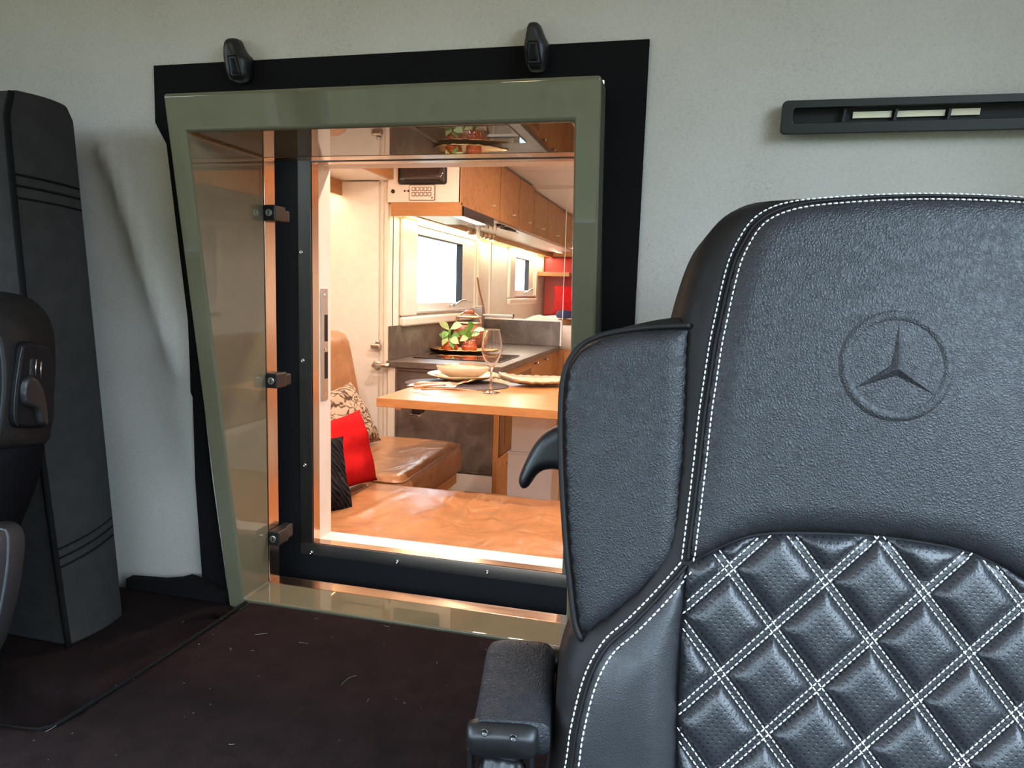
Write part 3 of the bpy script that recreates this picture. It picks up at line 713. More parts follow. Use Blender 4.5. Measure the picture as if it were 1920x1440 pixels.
# quilted insert: base layer plus one padded diamond per cell
bl = S.pxs([(1271, 1600), (1270, 1440), (1271, 1300), (1276, 1200), (1282, 1130), (1289, 1062)])
polyB = sArch[::-1] + S.pxs([(2112, 1228), (2120, 1600)]) + bl[:-1]
polyB = [(a, b - .002) for a, b in polyB]
base = pad("quilted_insert", polyB, S, .003, .006, MAT['perf'], seat, .008, .012, 0.0)
nodes = {(0, 0): (1366.6, 1070.5), (1, 0): (1447, 1173.6), (2, 0): (1528, 1288.8), (3, 0): (1612, 1402), (1, 1): (1543.6, 1092.8), (2, 1): (1629.5, 1197.7), (3, 1): (1712, 1312.8), (2, 2): (1732.7, 1108), (3, 2): (1820, 1220), (1, -1): (1352.8, 1261), (2, -1): (1435.3, 1371), (4, 1): (1803, 1433)}
Mx = np.array([[1, i, j] for i, j in nodes]); Px = np.array([S.px(*v, .003) for v in nodes.values()])
Cf = np.linalg.lstsq(Mx, Px, rcond=None)[0]
def lat(i, j): return Cf[0] + i * Cf[1] + j * Cf[2]
n1 = Cf[1] / np.linalg.norm(Cf[1]); n2 = Cf[2] / np.linalg.norm(Cf[2]); GAP = .0042
polyBi = [tuple(p) for p in polyB]
def inset_quad(i, j):
    g = GAP / abs(np.cross(n1, n2)); q = []
    for (di, dj, si, sj) in ((0, 0, 1, 1), (1, 0, -1, 1), (1, 1, -1, -1), (0, 1, 1, -1)): q.append(lat(i + di, j + dj) + n1 * g * si + n2 * g * sj)
    return q
for i in range(-4, 9):
    for j in range(-6, 6):
        pl = clip_convex(polyBi, inset_quad(i, j))
        if len(pl) < 3: continue
        a = np.array(pl); ar = abs(np.sum(a[:, 0] * np.roll(a[:, 1], -1) - a[:, 1] * np.roll(a[:, 0], -1))) / 2
        if ar < 1.2e-4 or a[:, 1].max() < S.px(1500, 1560)[1] and False: continue
        try: pad("quilt_diamond", pl, S, .010, .017, MAT['perf'], base, .0055, .001, .0026)
        except Exception as e: print("diamond", i, j, e)
# lower side bolster
cl = [(1287, 1064), (1280, 1130), (1274, 1200), (1269, 1300), (1267, 1440), (1266, 1600), (1040, 1600), (1071, 1440), (1080, 1376), (1098, 1298), (1117, 1247), (1144, 1206), (1181, 1174), (1227, 1128), (1272, 1078)]
polyC = smoothloop(S.pxs(cl), .007, crn=(0, 5, 6))
def bulge(a, b):
    p0 = S.px(1190, 1330); return .010 * np.exp(-(((a - p0[0]) / .06) ** 2 + ((b - p0[1]) / .12) ** 2))
HC, RC = .012, .026
pad("side_bolster", polyC, S, HC, RC, MAT['lbs'], seat, .007, .012, 0.0, extra=bulge)
# stitches: short threads along the seams, every one real, joined per seam
def stitches(name, pts, pitch, ln, rad, hf, parent):
    P_ = resample(pts, pitch); parts = []
    for p, q in zip(P_, P_[1:]):
        d = (q - p) / np.linalg.norm(q - p); c = (p + q) / 2; h = hf(c[0], c[1])
        if h is None: continue
        a, e = c - d * ln / 2, c + d * ln / 2
        parts.append(tube([S(a[0], a[1], h), S(c[0], c[1], h + rad * .5), S(e[0], e[1], h)], [rad * .6, rad, rad * .6], 5))
    if parts:
        V, F = join(parts); return stuff(obj(name, V, F, MAT['stitch'], parent, smooth=True))
def offset(pts, d):
    P_ = [np.array(p) for p in pts]; out = []
    for i in range(len(P_)):
        t_ = P_[min(i + 1, len(P_) - 1)] - P_[max(i - 1, 0)]; t_ = t_ / (np.linalg.norm(t_) + 1e-12); out.append(P_[i] + np.array([-t_[1], t_[0]]) * d)
    return out
def shell_h(a, b):
    d = dist_poly(np.array([[a, b]]), sh)[0]; return float(hprof(np.array([d]), .030, .020)[0]) - .032
stitches("inner_stitching", offset(sA, -.0048), .0054, .0038, .00085, hA, seat)
stitches("outer_stitching", offset(sA, .0052), .0054, .0038, .00085, lambda a, b: shell_h(a, b) + .0012, seat)
seamC = smoothloop(S.pxs([(1287, 1060), (1272, 1078), (1227, 1128), (1181, 1174), (1144, 1206), (1117, 1247), (1098, 1298), (1080, 1376), (1071, 1440), (1040, 1600)]), .006, False)
def hC(a, b):
    P_ = np.array([[a, b]]); d = dist_poly(P_, polyC); return float(hprof(d, HC, RC)[0] + bulge(a, b) * min(1, d[0] / RC))
stitches("inner_stitching", offset(seamC, .0055), .0056, .0040, .0009, hC, seat)
stitches("outer_stitching", offset(seamC, -.0055), .0056, .0040, .0009, lambda a, b: shell_h(a, b) + .0012, seat)
# the dark valley piping inside the seams
V, F = tube([S(a, b, .001) for a, b in sA], .0016, 6); obj("seam_piping", V, F, MAT['ledge'], seat, smooth=True)
V, F = tube([S(a, b, .001) for a, b in seamC], .0016, 6); obj("seam_piping", V, F, MAT['ledge'], seat, smooth=True)
# double rows of thread in the quilting channels
PB = np.array(polyBi)
def quilt_h(a, b):
    q = np.array([[a, b]])
    if not inside_mask(q, polyBi)[0]: return None
    d = dist_poly(q, polyBi)[0]; return float(hprof(np.array([d]), .003, .006)[0]) + .0007
def clipline(p, q):
    return [p + (q - p) * t_ for t_ in np.linspace(0, 1, 160)]
for k in range(-5, 7):
    for s in (-1, 1):
        p, q = lat(-6, k), lat(10, k); off = np.array([-n1[1], n1[0]]) * .0030 * s; stitches("quilt_stitching", clipline(p + off, q + off), .0052, .0037, .0008, quilt_h, base)
for k in range(-4, 10):
    for s in (-1, 1):
        p, q = lat(k, -7), lat(k, 7); off = np.array([-n2[1], n2[0]]) * .0030 * s; stitches("quilt_stitching", clipline(p + off, q + off), .0052, .0037, .0008, quilt_h, base)
# embossed emblem: ring and three-pointed star pressed out of the leather
ec = np.array(S.px(1680, 686, .018)); R_ = abs(S.px(1783, 686, .018)[0] - S.px(1577, 686, .018)[0]) / 2
def ha(p): return hA(p[0], p[1])
V, F = [], []
n = 72; prof = [(-.0050, -.0002), (-.0022, .0012), (0, .0015), (.0022, .0012), (.0050, -.0002)]
for k in range(n):
    th = 2 * math.pi * k / n; d = np.array([math.cos(th), math.sin(th)])
    for dr, dh in prof:
        p = ec + d * (R_ * .955 + dr); V.append(S(p[0], p[1], ha(p) + dh))
for k in range(n):
    for m in range(4): a, b = k * 5 + m, ((k + 1) % n) * 5 + m; F.append((a, a + 1, b + 1, b))
emb = obj("embossed_emblem", V, F, MAT['lb'], seat, smooth=True, label="embossed ring with a three-pointed star")
V, F = [], []; sc_ = ec + np.array([0, -.003]); tilt = math.radians(-3)
V.append(S(sc_[0], sc_[1], ha(sc_) + .0034)); tips = []
for k in range(3):
    for w, rr, hh_ in ((0, R_ * .84, .0004), (math.pi / 3, R_ * .14, -.0004)):
        th = math.pi / 2 + tilt - k * 2 * math.pi / 3 - w; p = sc_ + np.array([math.cos(th), math.sin(th)]) * rr; V.append(S(p[0], p[1], ha(p) + hh_))
for k in range(6): F.append((0, 1 + k, 1 + (k + 1) % 6))
obj("star", V, F, MAT['lb'], emb)
# shoulder wing
wing = [(1299, 614), (1240, 617), (1180, 624), (1130, 635), (1094, 655), (1068, 692), (1057, 745), (1054, 850), (1059, 1000), (1067, 1100), (1075, 1170), (1086, 1201), (1150, 1154), (1200, 1112), (1248, 1064), (1266, 1030), (1279, 940), (1289, 800), (1297, 660)]
WP = Plane(S(*S.px(1290, 860), -.012), (A_ * math.cos(math.radians(6)) + back * -math.sin(math.radians(6))), U_)
wpl = smoothloop(WP.pxs(wing), .007, crn=(0, 11)); wpad = pad("shoulder_wing", wpl, WP, .014, .022, MAT['lb'], seat, .007, .012, -.002)
wb = [(1310, 598), (1280, 594), (1250, 597), (1215, 604), (1165, 617), (1115, 634), (1082, 656), (1060, 690), (1051, 745), (1048, 850), (1053, 1000), (1061, 1100), (1068, 1175), (1080, 1206), (1150, 1165), (1210, 1118), (1262, 1062), (1290, 940), (1305, 700)]
pad("wing_shell", smoothloop(WP.pxs(wb, -.012), .007, crn=(0, 13)), WP, .012, .016, MAT['ledge'], seat, .008, .055, -.018)
V, F = tube([WP(a, b, .004) for a, b in smoothloop(WP.pxs([(1299, 611), (1240, 614), (1180, 621), (1128, 633), (1091, 653), (1065, 691), (1054, 745), (1051, 850), (1056, 1000), (1064, 1100), (1072, 1172), (1084, 1203)], .004), .006, False)], .0028, 8); obj("wing_piping", V, F, MAT['ledge'], seat, smooth=True)
# recline lever behind the wing
LP = Plane(onY(1030, 850, .79), (1, .1, 0), (0, .1, 1))
lv = [(1085, 790), (1050, 797), (1030, 806), (1010, 822), (995, 845), (982, 872), (974, 894), (974, 908), (981, 916), (990, 914), (998, 903), (1008, 889), (1022, 881), (1040, 880), (1052, 883), (1090, 895)]
pad("recline_lever", smoothloop(LP.pxs(lv), .004, crn=(15, 0)), LP, .012, .012, MAT['plastic'], seat, .004, .014, 0.0)
box("seat_cushion", -.03, .47, .24, .66, .42, .56, MAT['lb'], seat, .045, seg=4); box("seat_base", .04, .42, .28, .70, .002, .42, MAT['cabdark'], seat, .01)
# armrest
def armrest():
    t = thing("armrest", "grained black vinyl armrest pointing forward beside the quilted seat", "armrest", (-.15, .66, .80))
    n0, n1_ = onY(958, 1352, .60), onY(978, 1186, .725)
    d = (n1_ - n0).normalized(); side = Vector((1, 0, 0)); side = (side - d * side.dot(d)).normalized(); up = side.cross(d).normalized()
    wn = (onY(1031, 1352, .60) - onY(890, 1352, .60)).length / 2; wf = (onY(1036, 1200, .725) - onY(912, 1200, .725)).length / 2
    L = (n1_ - n0).length; hgt = .03
    def sect(p, w, h, n=28):
        out = []
        for k in range(n):
            th = 2 * math.pi * k / n; c, s = math.cos(th), math.sin(th); e = .42
            out.append(p + side * (w * math.copysign(abs(c) ** e, c)) + up * (h * math.copysign(abs(s) ** e, s) - h))
        return out
    def loft(secs):
        n = len(secs[0]); V = [p for s in secs for p in s]; F = []
        for i in range(len(secs) - 1):
            for k in range(n): F.append((i * n + k, i * n + (k + 1) % n, (i + 1) * n + (k + 1) % n, (i + 1) * n + k))
        F += [tuple(range(n)), tuple(range((len(secs) - 1) * n, len(secs) * n))]; return V, F
    secs = []
    for s in [0, .01, .03, .1, .25, .45, .65, .8]: secs.append(sect(n0 + d * L * s, wn + (wf - wn) * s, .019 + (hgt - .019) * min(1, s * 3)))
    for k in range(1, 8):
        th = math.pi / 2 * k / 7; s = .8 + .2 * math.sin(th); f = .35 + .65 * math.cos(th); w = wn + (wf - wn) * s
        p = n0 + d * L * s - up * .016 * (1 - math.cos(th)); secs.append(sect(p, w * (.74 + .26 * math.cos(th)), hgt * max(f, .3)))
    V, F = loft(secs); obj("arm_pad", V, F, MAT['armpad'], t, smooth=True)
    cs = [sect(n0 + d * .004 - up * .002, wn * .93 , .0165), sect(n0 - d * .004 - up * .002, wn * .93, .0165), sect(n0 - d * .012 - up * .005, wn * .86, .0135), sect(n0 - d * .015 - up * .009, wn * .74, .0095)]
    for c in cs:
        for k in range(len(c)): c[k] = c[k] - side * .008
    V, F = loft(cs); cap = obj("end_cap", V, F, MAT['plastic'], t, smooth=True)
    for u, v in ((909, 1373), (963, 1383)):
        c = onY(u, v, (n0 - d * .0155).y - .001); V, F = lathe([(.0034, 0), (.0034, .0012), (.0024, .0012), (.0022, -.002), (.0002, -.002)], c, 16, (0, -1, .15)); obj("screw_hole", V, F, MAT['steel'], cap, smooth=True)
    kc = n0 - d * .004 - up * .058 - side * .010
    ax = (Vector((0, -.55, -.83))).normalized(); x, y = frame_of(ax); V, F = [], []; nn = 60
    prof = [(.012, -.004), (.0215, -.002), (.0225, .002), (.0225, .016), (.021, .020), (.010, .021)]
    for r, h in prof:
        for k in range(nn):
            th = 2 * math.pi * k / nn; rr = r - (.0022 * max(0, math.cos(th * 10)) if r > .02 and h > .001 else 0); V.append(kc + ax * (h - .01) + (x * math.cos(th) + y * math.sin(th)) * rr)
    for i in range(len(prof) - 1):
        for k in range(nn): F.append((i * nn + k, i * nn + (k + 1) % nn, (i + 1) * nn + (k + 1) % nn, (i + 1) * nn + k))
    F += [tuple(range(nn)), tuple(range((len(prof) - 1) * nn, len(prof) * nn))]
    obj("tilt_knob", V, F, MAT['plastic'], t, smooth=True)
    V, F = lathe([(.019, 0), (.019, .008)], kc - ax * .019, 32, ax); obj("knob_collar", V, F, MAT['plasticg'], t, smooth=False, bevel=.001)
    for s in (-1, 1): 
        V, F = prism([kc + side * (s * .027) + up * .03 + d * .012, kc + side * (s * .027) - up * .07 + d * .012, kc + side * (s * .027) - up * .07 - d * .008, kc + side * (s * .027) + up * .03 - d * .004], side * (.004 * s)); obj("bracket", V, F, MAT['plastic'], t, bevel=.001)
    V, F = tube([n1_ - up * .03, n1_ - up * .035 + side * .05, n1_ - up * .05 + side * .12], .014, 12); obj("pivot", V, F, MAT['plastic'], t, smooth=True)
armrest()
# =================================================================== CAMPER SHELL
CXL, CXR, YD, XW, YB, ZC = -1.88, .62, 3.42, -1.50, 7.40, 2.05
struct(box("floor", CXL, CXR, 1.37, YB, -.04, 0, MAT['floor'], bevel=0))
ring_wall("wall_front", [(CXL - .05, -.76, 1.37, 1.42, 0, ZC), (-.215, CXR + .05, 1.37, 1.42, 0, ZC), (-.76, -.215, 1.37, 1.42, 0, .75), (-.76, -.215, 1.37, 1.42, 1.548, ZC)], MAT['cream'])
ring_wall("wall_right", [(CXR, CXR + .05, 1.37, YB, 0, ZC)], MAT['wallcam'])
ring_wall("wall_left", [(CXL - .05, CXL, 1.37, YD + .05, 0, ZC)], MAT['wallcam'])
ring_wall("wall_back", [(XW - .05, CXR + .05, YB, YB + .05, 0, ZC)], MAT['wallcam'])
struct(box("ceiling", CXL - .05, CXR + .05, 1.37, 5.04, ZC, ZC + .05, MAT['ceil'], bevel=0))
struct(box("ceiling_rear", XW - .05, CXR + .05, 5.04, YB + .05, 2.025, ZC + .05, MAT['ceil'], bevel=0))
V, F = tube([(-1.1, 4.45, ZC - .001), (-.35, 4.45, ZC - .001), (-.35, 5.03, ZC - .001)], .0015, 4); struct(obj("trim_1", V, F, MAT['cream']))
# wall with two windows
w1 = (3.745, 4.93, 1.175, 1.655); w2 = (6.02, 6.90, 1.27, 1.655)
ring_wall("wall_kitchen", [(XW - .06, XW, YD, w1[0], 0, ZC), (XW - .06, XW, w1[1], w2[0], 0, ZC), (XW - .06, XW, w2[1], YB, 0, ZC), (XW - .06, XW, w1[0], w1[1], 0, w1[2]), (XW - .06, XW, w1[0], w1[1], w1[3], ZC), (XW - .06, XW, w2[0], w2[1], 0, w2[2]), (XW - .06, XW, w2[0], w2[1], w2[3], ZC)], MAT['wallcam'])
def window(name, y0, y1, z0, z1, sw):
    w = struct(box(name, XW - .05, XW - .012, y0, y1, z0, z0 + sw, MAT['white'], None, .004))
    box("sash_top", XW - .05, XW - .012, y0, y1, z1 - sw, z1, MAT['white'], w, .004)
    box("sash_side", XW - .05, XW - .012, y0, y0 + sw, z0 + sw, z1 - sw, MAT['white'], w, .004)
    box("sash_side", XW - .05, XW - .012, y1 - .24 * (y1 - y0), y1, z0 + sw, z1 - sw, MAT['white'], w, .004)
    box("pane", XW - .036, XW - .030, y0 + sw, y1 - .24 * (y1 - y0), z0 + sw, z1 - sw, MAT['pane'], w, 0)
    box("gasket", XW - .048, XW - .008, y1 - .24 * (y1 - y0) - .012, y1 - .24 * (y1 - y0), z0 + sw, z1 - sw, MAT['rubber'], w, 0)
    box("gasket", XW - .040, XW - .010, y0 + sw, y1 - .24 * (y1 - y0), z1 - sw - .006, z1 - sw, MAT['rubber'], w, 0)
    yh = y0 + .62 * (y1 - y0)
    V, F = tube([(XW - .01, yh, z0 + .02), (XW + .025, yh + .01, z0 + .05), (XW + .03, yh + .07, z0 + .062), (XW + .03, yh + .15, z0 + .062)], .006, 8); obj("handle", V, F, MAT['nickel'], w, smooth=True)
    V, F = tube([(XW - .01, yh - .08, z0 + .02), (XW + .02, yh - .07, z0 + .04)], .006, 8); obj("catch", V, F, MAT['nickel'], w, smooth=True)
    return w
window("window_1", *w1, .048); window("window_2", *w2, .05)
# blind cassette framing each window on the inside
def blind(y0, y1, z0, z1, label):
    t = thing("blind_frame", label, "blind", (XW, (y0 + y1) / 2, z0), "roller blind frames round the camper windows")
    box("side_rail", XW, XW + .03, y0 - .20, y0 - .005, z0 - .02, z1 + .02, MAT['cream'], t, .012, seg=3)
    box("side_rail", XW, XW + .022, y1 + .004, y1 + .022, z0 - .02, z1 + .02, MAT['cream'], t, .006)
    box("sill", XW, XW + .035, y0 - .20, y1 + .022, z0 - .075, z0 - .022, MAT['cream'], t, .014, seg=3)
    box("blind_bar", XW + .002, XW + .020, y0, y1, z0 - .021, z0 - .005, MAT['nickel'], t, .003)
    box("blind_bar", XW + .002, XW + .016, y0, y1, z0 - .004, z0 + .006, MAT['napkin'], t, .002)
blind(*w1, "cream blind frame round the large window above the hob"); blind(*w2, "cream blind frame round the small window by the bed")

# door in the cross wall
d = struct(box("door_1", CXL, -1.545, YD, YD + .04, .02, 1.836, MAT['white'], None, .004))
box("wall_cross", CXL, XW, YD + .04, YD + .05, 0, ZC, MAT['wallcam'], None, 0); struct(bpy.data.objects["wall_cross"])
j = struct(box("trim_2", -1.540, -1.532, YD - .004, YD + .04, .0, 1.836, MAT['cream'], None, .001)); struct(box("trim_3", -1.530, -1.499, YD - .010, YD + .04, .0, 1.836, MAT['cream'], None, .012, seg=3))
hd = onY(715, 683, YD)
V, F = lathe([(.024, 0), (.024, .006), (.022, .008), (.010, .010), (.010, .045), (.0095, .05)], (-1.563, YD, hd.z - .003), 24, (0, -1, 0)); h = obj("door_handle", V, F, MAT['nickel'], d, smooth=True)
V, F = tube([(-1.563, YD - .05, hd.z), (-1.50, YD - .05, hd.z), (-1.475, YD - .05, hd.z)], .013, 12); obj("lever", V, F, MAT['nickel'], h, smooth=True)
lt = onY(710, 648, YD)
box("door_latch", lt.x - .035, lt.x + .022, YD - .035, YD, lt.z - .018, lt.z + .012, MAT['nickel'], d, .010, seg=3)
V, F = lathe([(.012, 0), (.012, .02)], (lt.x + .002, YD - .018, lt.z + .010), 16); obj("latch_button", V, F, MAT['nickel'], d, smooth=True)

# strike plate in the opening's cream jamb
t = thing("lock_strike", "brushed steel strike plate on the cream jamb of the opening", "strike plate", (-.758, 1.392, 1.06))
za, zb = onX(606, 541, -.76).z, onX(606, 751, -.76).z; p0, p1 = onX(601, 640, -.76).y, onX(613, 640, -.76).y
box("plate", -.7598, -.7572, p0, p1, zb, za, MAT['nickel'], t, .0005)
for (va, vb) in ((590, 640), (660, 710)):
    z1_, z0_ = onX(608, va, -.76).z, onX(608, vb, -.76).z
    box("slot", -.7575, -.7568, p0 + .012, p0 + .026, z0_, z1_, MAT['rubber'], t, 0)
for v in (553, 655, 738):
    V, F = lathe([(.0035, 0), (.003, .0012), (.0002, .0012)], (-.7572, (p0 + p1) / 2, onX(606, v, -.76).z), 10, (1, 0, 0)); obj("screw", V, F, MAT['chrome'], t)

# =================================================================== OVERHEAD CABINETS
def knob(c, ax, par, r=.011, mat='nickel'):
    V, F = lathe([(.004, 0), (.004, .012), (r, .014), (r, .022), (r * .8, .024)], c, 16, ax); obj("knob", V, F, MAT[mat], par, smooth=True)
t = thing("overhead_cabinet", "row of oak fronted overhead lockers along the window wall", "cabinet", (-1.3, 5.0, 1.70))
XF = -1.113
box("carcass", XW, XF - .02, 3.40, 6.95, 1.722, 2.03, MAT['darkwood'], t, .002)
box("end_panel", -1.497, XF - .004, 3.385, 3.40, 1.726, 2.03, MAT['cream'], t, .002)
box("corner_strip", XF - .012, XF, 3.385, 3.425, 1.715, 2.03, MAT['woodz'], t, .001)
box("valance", -1.480, XF, 3.386, 3.41, 1.660, 1.726, MAT['woodx'], t, .002)
ys = [3.428, 4.118, 4.60, 5.05, 5.525, 6.21, 6.95]; zt = [2.03, 2.03, 2.03, 2.012, 2.012, 2.012]; zb_ = [1.715, 1.712, 1.712, 1.715, 1.715, 1.715]
for k in range(6):
    dr = box("locker_door", XF - .02, XF, ys[k] + .008, ys[k + 1] - .008, zb_[k] if k else 1.712, zt[k], MAT['wooddoor'], t, .0015)
    knob((XF, ys[k] + (.50 if k == 0 else .6 * (ys[k + 1] - ys[k])), 1.775), (1, 0, 0), dr, .004, 'cream')
box("underside", -1.42, XF - .021, 3.98, 6.95, 1.704, 1.7215, MAT['white'], t, .001)
# hood
t = thing("range_hood", "dark glass fronted extractor hood under the first overhead locker", "range hood", (-1.28, 3.7, 1.66))
box("front_glass", XF - .010, XF + .004, 3.425, 3.978, 1.664, 1.711, MAT['screen'], t, .002)
box("body", -1.40, XF - .011, 3.425, 3.978, 1.676, 1.720, MAT['white'], t, .002)
V, F = join([(boxv(-1.36 + k * .012, -1.352 + k * .012, 3.48, 3.92, 1.671, 1.6755), BOXF) for k in range(14)]); stuff(obj("filter_grille", V, F, MAT['nickel'], t))
box("light_strip", XF - .075, XF - .03, 3.48, 3.92, 1.669, 1.6755, emit("cool_white_hood_lamp", (1, .92, .80), 9.0), t, .001)
area("hood_lamp", (XF - .05, 3.7, 1.66), (0, 0, 0), .05, .44, 3.0, (1.0, .85, .65)).parent = t
bpy.data.objects["hood_lamp"].location = (XF - .05 + 1.28, 0, 0)
# wood pelmet with LED strips along the window wall
t = thing("led_pelmet", "oak pelmet with warm light strips above the windows", "light strip", (-1.41, 5.2, 1.655))
box("board", -1.425, -1.405, 3.41, 5.12, 1.672, 1.722, MAT['wood'], t, .001); box("board", -1.425, -1.405, 5.12, 7.38, 1.665, 1.7215, MAT['wood'], t, .001)
box("led_bar", -1.436, -1.4255, 3.44, 7.36, 1.668, 1.676, MAT['led'], t, 0)
box("led_bar", -1.498, -1.488, 3.56, 4.95, 1.664, 1.672, MAT['led'], t, 0)
box("led_bar", -1.498, -1.488, 6.0, 6.92, 1.664, 1.672, MAT['led'], t, 0)
def led_light(par, x, y0, y1, z, p):
    o = area("led_light", (0, 0, 0), (0, 0, 0), .02, y1 - y0, p, (1.0, .82, .60)); o.parent = par; o.location = Vector((x, (y0 + y1) / 2, z)) - wloc(par); return o
led_light(t, -1.455, 3.45, 5.0, 1.664, 2.0); led_light(t, -1.455, 5.0, 7.3, 1.660, 9.0)
# display and control panel on the end panel
t = thing("wall_display", "black tablet display on the cream end panel of the overhead lockers", "display", (-1.32, 3.38, 1.81))
a, b = onY(747, 312, 3.385), onY(838, 346, 3.385)
P = Plane(((a.x + b.x) / 2, 3.385, b.z), (1, 0, 0), (0, 0, 1)); w = (b.x - a.x) / 2
pad("housing", [(x, y) for x, y in rrect(-w, w, 0, .15, .012)], P, .018, .008, MAT['plastic'], t, .008, .0005, .001)
pad("screen_glass", [(x, y) for x, y in rrect(-w + .014, w - .014, .016, .136, .003)], P, .001, .002, MAT['screen'], t, .02, .002, .019)
t = thing("control_panel", "small white panel with ten square buttons below the black display", "control panel", (-1.32, 3.38, 1.735))
a, b = onY(768, 347, 3.385), onY(816, 376, 3.385); wx, hz = b.x - a.x, a.z - b.z
P = Plane((a.x, 3.385, b.z), (1, 0, 0), (0, 0, 1))
V, F = prism([P(x, y, .001) for x, y in rrect(0, wx, 0, hz, .006)], P.N * .004); obj("panel_edge", V, F, MAT['darkwood'], t)
V, F = prism([P(x, y, .001) for x, y in rrect(.003, wx - .003, .003, hz - .003, .005)], P.N * .006); obj("plate", V, F, MAT['cream'], t)
for r in range(2):
    for c in range(5):
        x0, y0 = wx * (.115 + .155 * c), hz * (.60 - .33 * r)
        V, F = ringprism(P, rrect(x0, x0 + .0175, y0, y0 + .0195, .003), rrect(x0 + .003, x0 + .0145, y0 + .003, y0 + .0165, .002), .0065, .0095); bt = obj("button_rim", V, F, MAT['darkwood'], t)
        V, F = prism([P(x, y, .0065) for x, y in rrect(x0 + .003, x0 + .0145, y0 + .003, y0 + .0165, .002)], P.N * .003); obj("button", V, F, MAT['white'], bt)
V, F = lathe([(.004, 0), (.003, .003)], P(wx * .89, hz * .17, .007), 12, (0, -1, 0)); obj("indicator", V, F, MAT['plastic'], t)
for u, v, r, nm, lb_ in ((737, 359, .010, "knob_switch", "round dark switch on the cream end panel left of the buttons"), (759, 358, .0045, "indicator_light", "left of two tiny dark dots beside the button panel"), (766, 358, .0045, "indicator_light", "right of two tiny dark dots beside the button panel")):
    V, F = lathe([(r, 0), (r, .003), (r * .7, .006), (r * .1, .006)], onY(u, v, 3.385), 20, (0, -1, 0)); o = obj(nm, V, F, MAT['plastic'], smooth=True); tag(o, lb_, "switch")
# lockers on the left: soffit and its pelmet
t = thing("left_locker", "overhead locker with white underside and oak front left of the display", "cabinet", (-1.67, 2.4, 1.76))
box("underside", CXL, -1.490, 1.43, 3.41, 1.838, 1.86, MAT['white'], t, .001)
box("front", -1.490, -1.466, 1.43, 3.41, 1.837, 2.045, MAT['wood'], t, .001)
box("pelmet", -1.775, -1.757, 1.43, 3.41, 1.762, 1.838, MAT['wood'], t, .001)
box("led_bar", -1.80, -1.785, 1.5, 3.40, 1.78, 1.79, MAT['led'], t, 0)
led_light(t, -1.82, 1.5, 3.38, 1.775, 2.5)
# hanging spice jars and a bracket
t = thing("jar_rail", "dark rail with a flat arm under the overhead lockers", "rail", (-1.17, 4.45, 1.70))
box("bar", -1.24, -1.13, 4.2, 4.30, 1.688, 1.703, MAT['plastic'], t, .003)
a, b = onY(932, 432, 4.3), onY(966, 431, 4.6)
V, F = tube([(-1.15, 4.28, 1.690), (-1.145, 4.45, 1.694), (-1.142, 4.62, 1.696)], [.008, .010, .006], 10); obj("arm", V, F, MAT['plastic'], t, smooth=True)
V, F = tube([(-1.150, 4.30, 1.6905), (-1.142, 4.70, 1.6905)], [.004, .003], 6); obj("arm_tip", V, F, MAT['nickel'], t, smooth=True)
for k, (u0, u1, v0, v1, lb_) in enumerate([(876, 892, 426, 441, "square jar holding brown spice nearest the hood lamp"), (893, 901, 425, 445, "white topped jar second from the hood lamp"), (901, 908, 427, 447, "third hanging spice jar from the hood lamp"), (908, 916, 429, 449, "fourth hanging spice jar from the hood lamp"), (916, 924, 430, 451, "fifth hanging spice jar from the hood lamp"), (924, 931, 431, 452, "last hanging spice jar beside the dark rail")]):
    a, b = onY(u0, v0, 4.2), onY(u1, v1, 4.2); t = thing("spice_jar", lb_, "jar", ((a.x + b.x) / 2, 4.2, b.z), "spice jars hanging under the lockers")
    cx_, r = (a.x + b.x) / 2, (b.x - a.x) / 2 * .92
    V, F = lathe([(r * .9, 0), (r, .004), (r, a.z - b.z - .004), (r * .8, a.z - b.z)], (cx_, 4.2, b.z), 16); obj("jar_glass", V, F, MAT['white_gloss'] if k == 1 else MAT['pane'], t, smooth=True)
    V, F = lathe([(r * .85, .003), (r * .85, (a.z - b.z) * (.62 if k else .8))], (cx_, 4.2, b.z), 16); obj("spice", V, F, MAT['brownglass'], t, smooth=True)
    V, F = lathe([(r * .95, 0), (r * .95, 1.7035 - a.z if 1.7035 - a.z > .006 else .006)], (cx_, 4.2, a.z), 16); obj("lid", V, F, MAT['nickel'], t, smooth=False)

# =================================================================== KITCHEN BLOCK
XK = -.90
t = thing("kitchen_unit", "kitchen base unit with dark stone end panel and oak fronts", "cabinet", (-1.2, 4.2, 0))
box("carcass", -1.495, XK - .035, 3.425, 5.0, .10, .899, MAT['wood'], t, .001)
box("plinth", -1.45, XK - .01, 3.40, 3.424, .0, .372, MAT['white'], t, .001)
box("left_stile", -1.495, -1.452, 3.398, 3.424, .0, .899, MAT['cream'], t, .002)
a, b = onY(745, 684, 3.40), onY(925, 890, 3.40)
box("end_panel", -1.452, -.925, 3.402, 3.424, .380, .899, MAT['stone'], t, .001)
for (x0, x1, z0, z1) in [(-1.452, -1.440, .380, .899), (-.937, -.925, .380, .899), (-1.440, -.937, .380, .392), (-1.440, -.937, .885, .899)]: box("panel_frame", x0, x1, 3.394, 3.402, z0, z1, MAT['stone'], t, .001)
box("right_stile", -.924, XK, 3.398, 3.424, .0, .899, MAT['woodz'], t, .001)
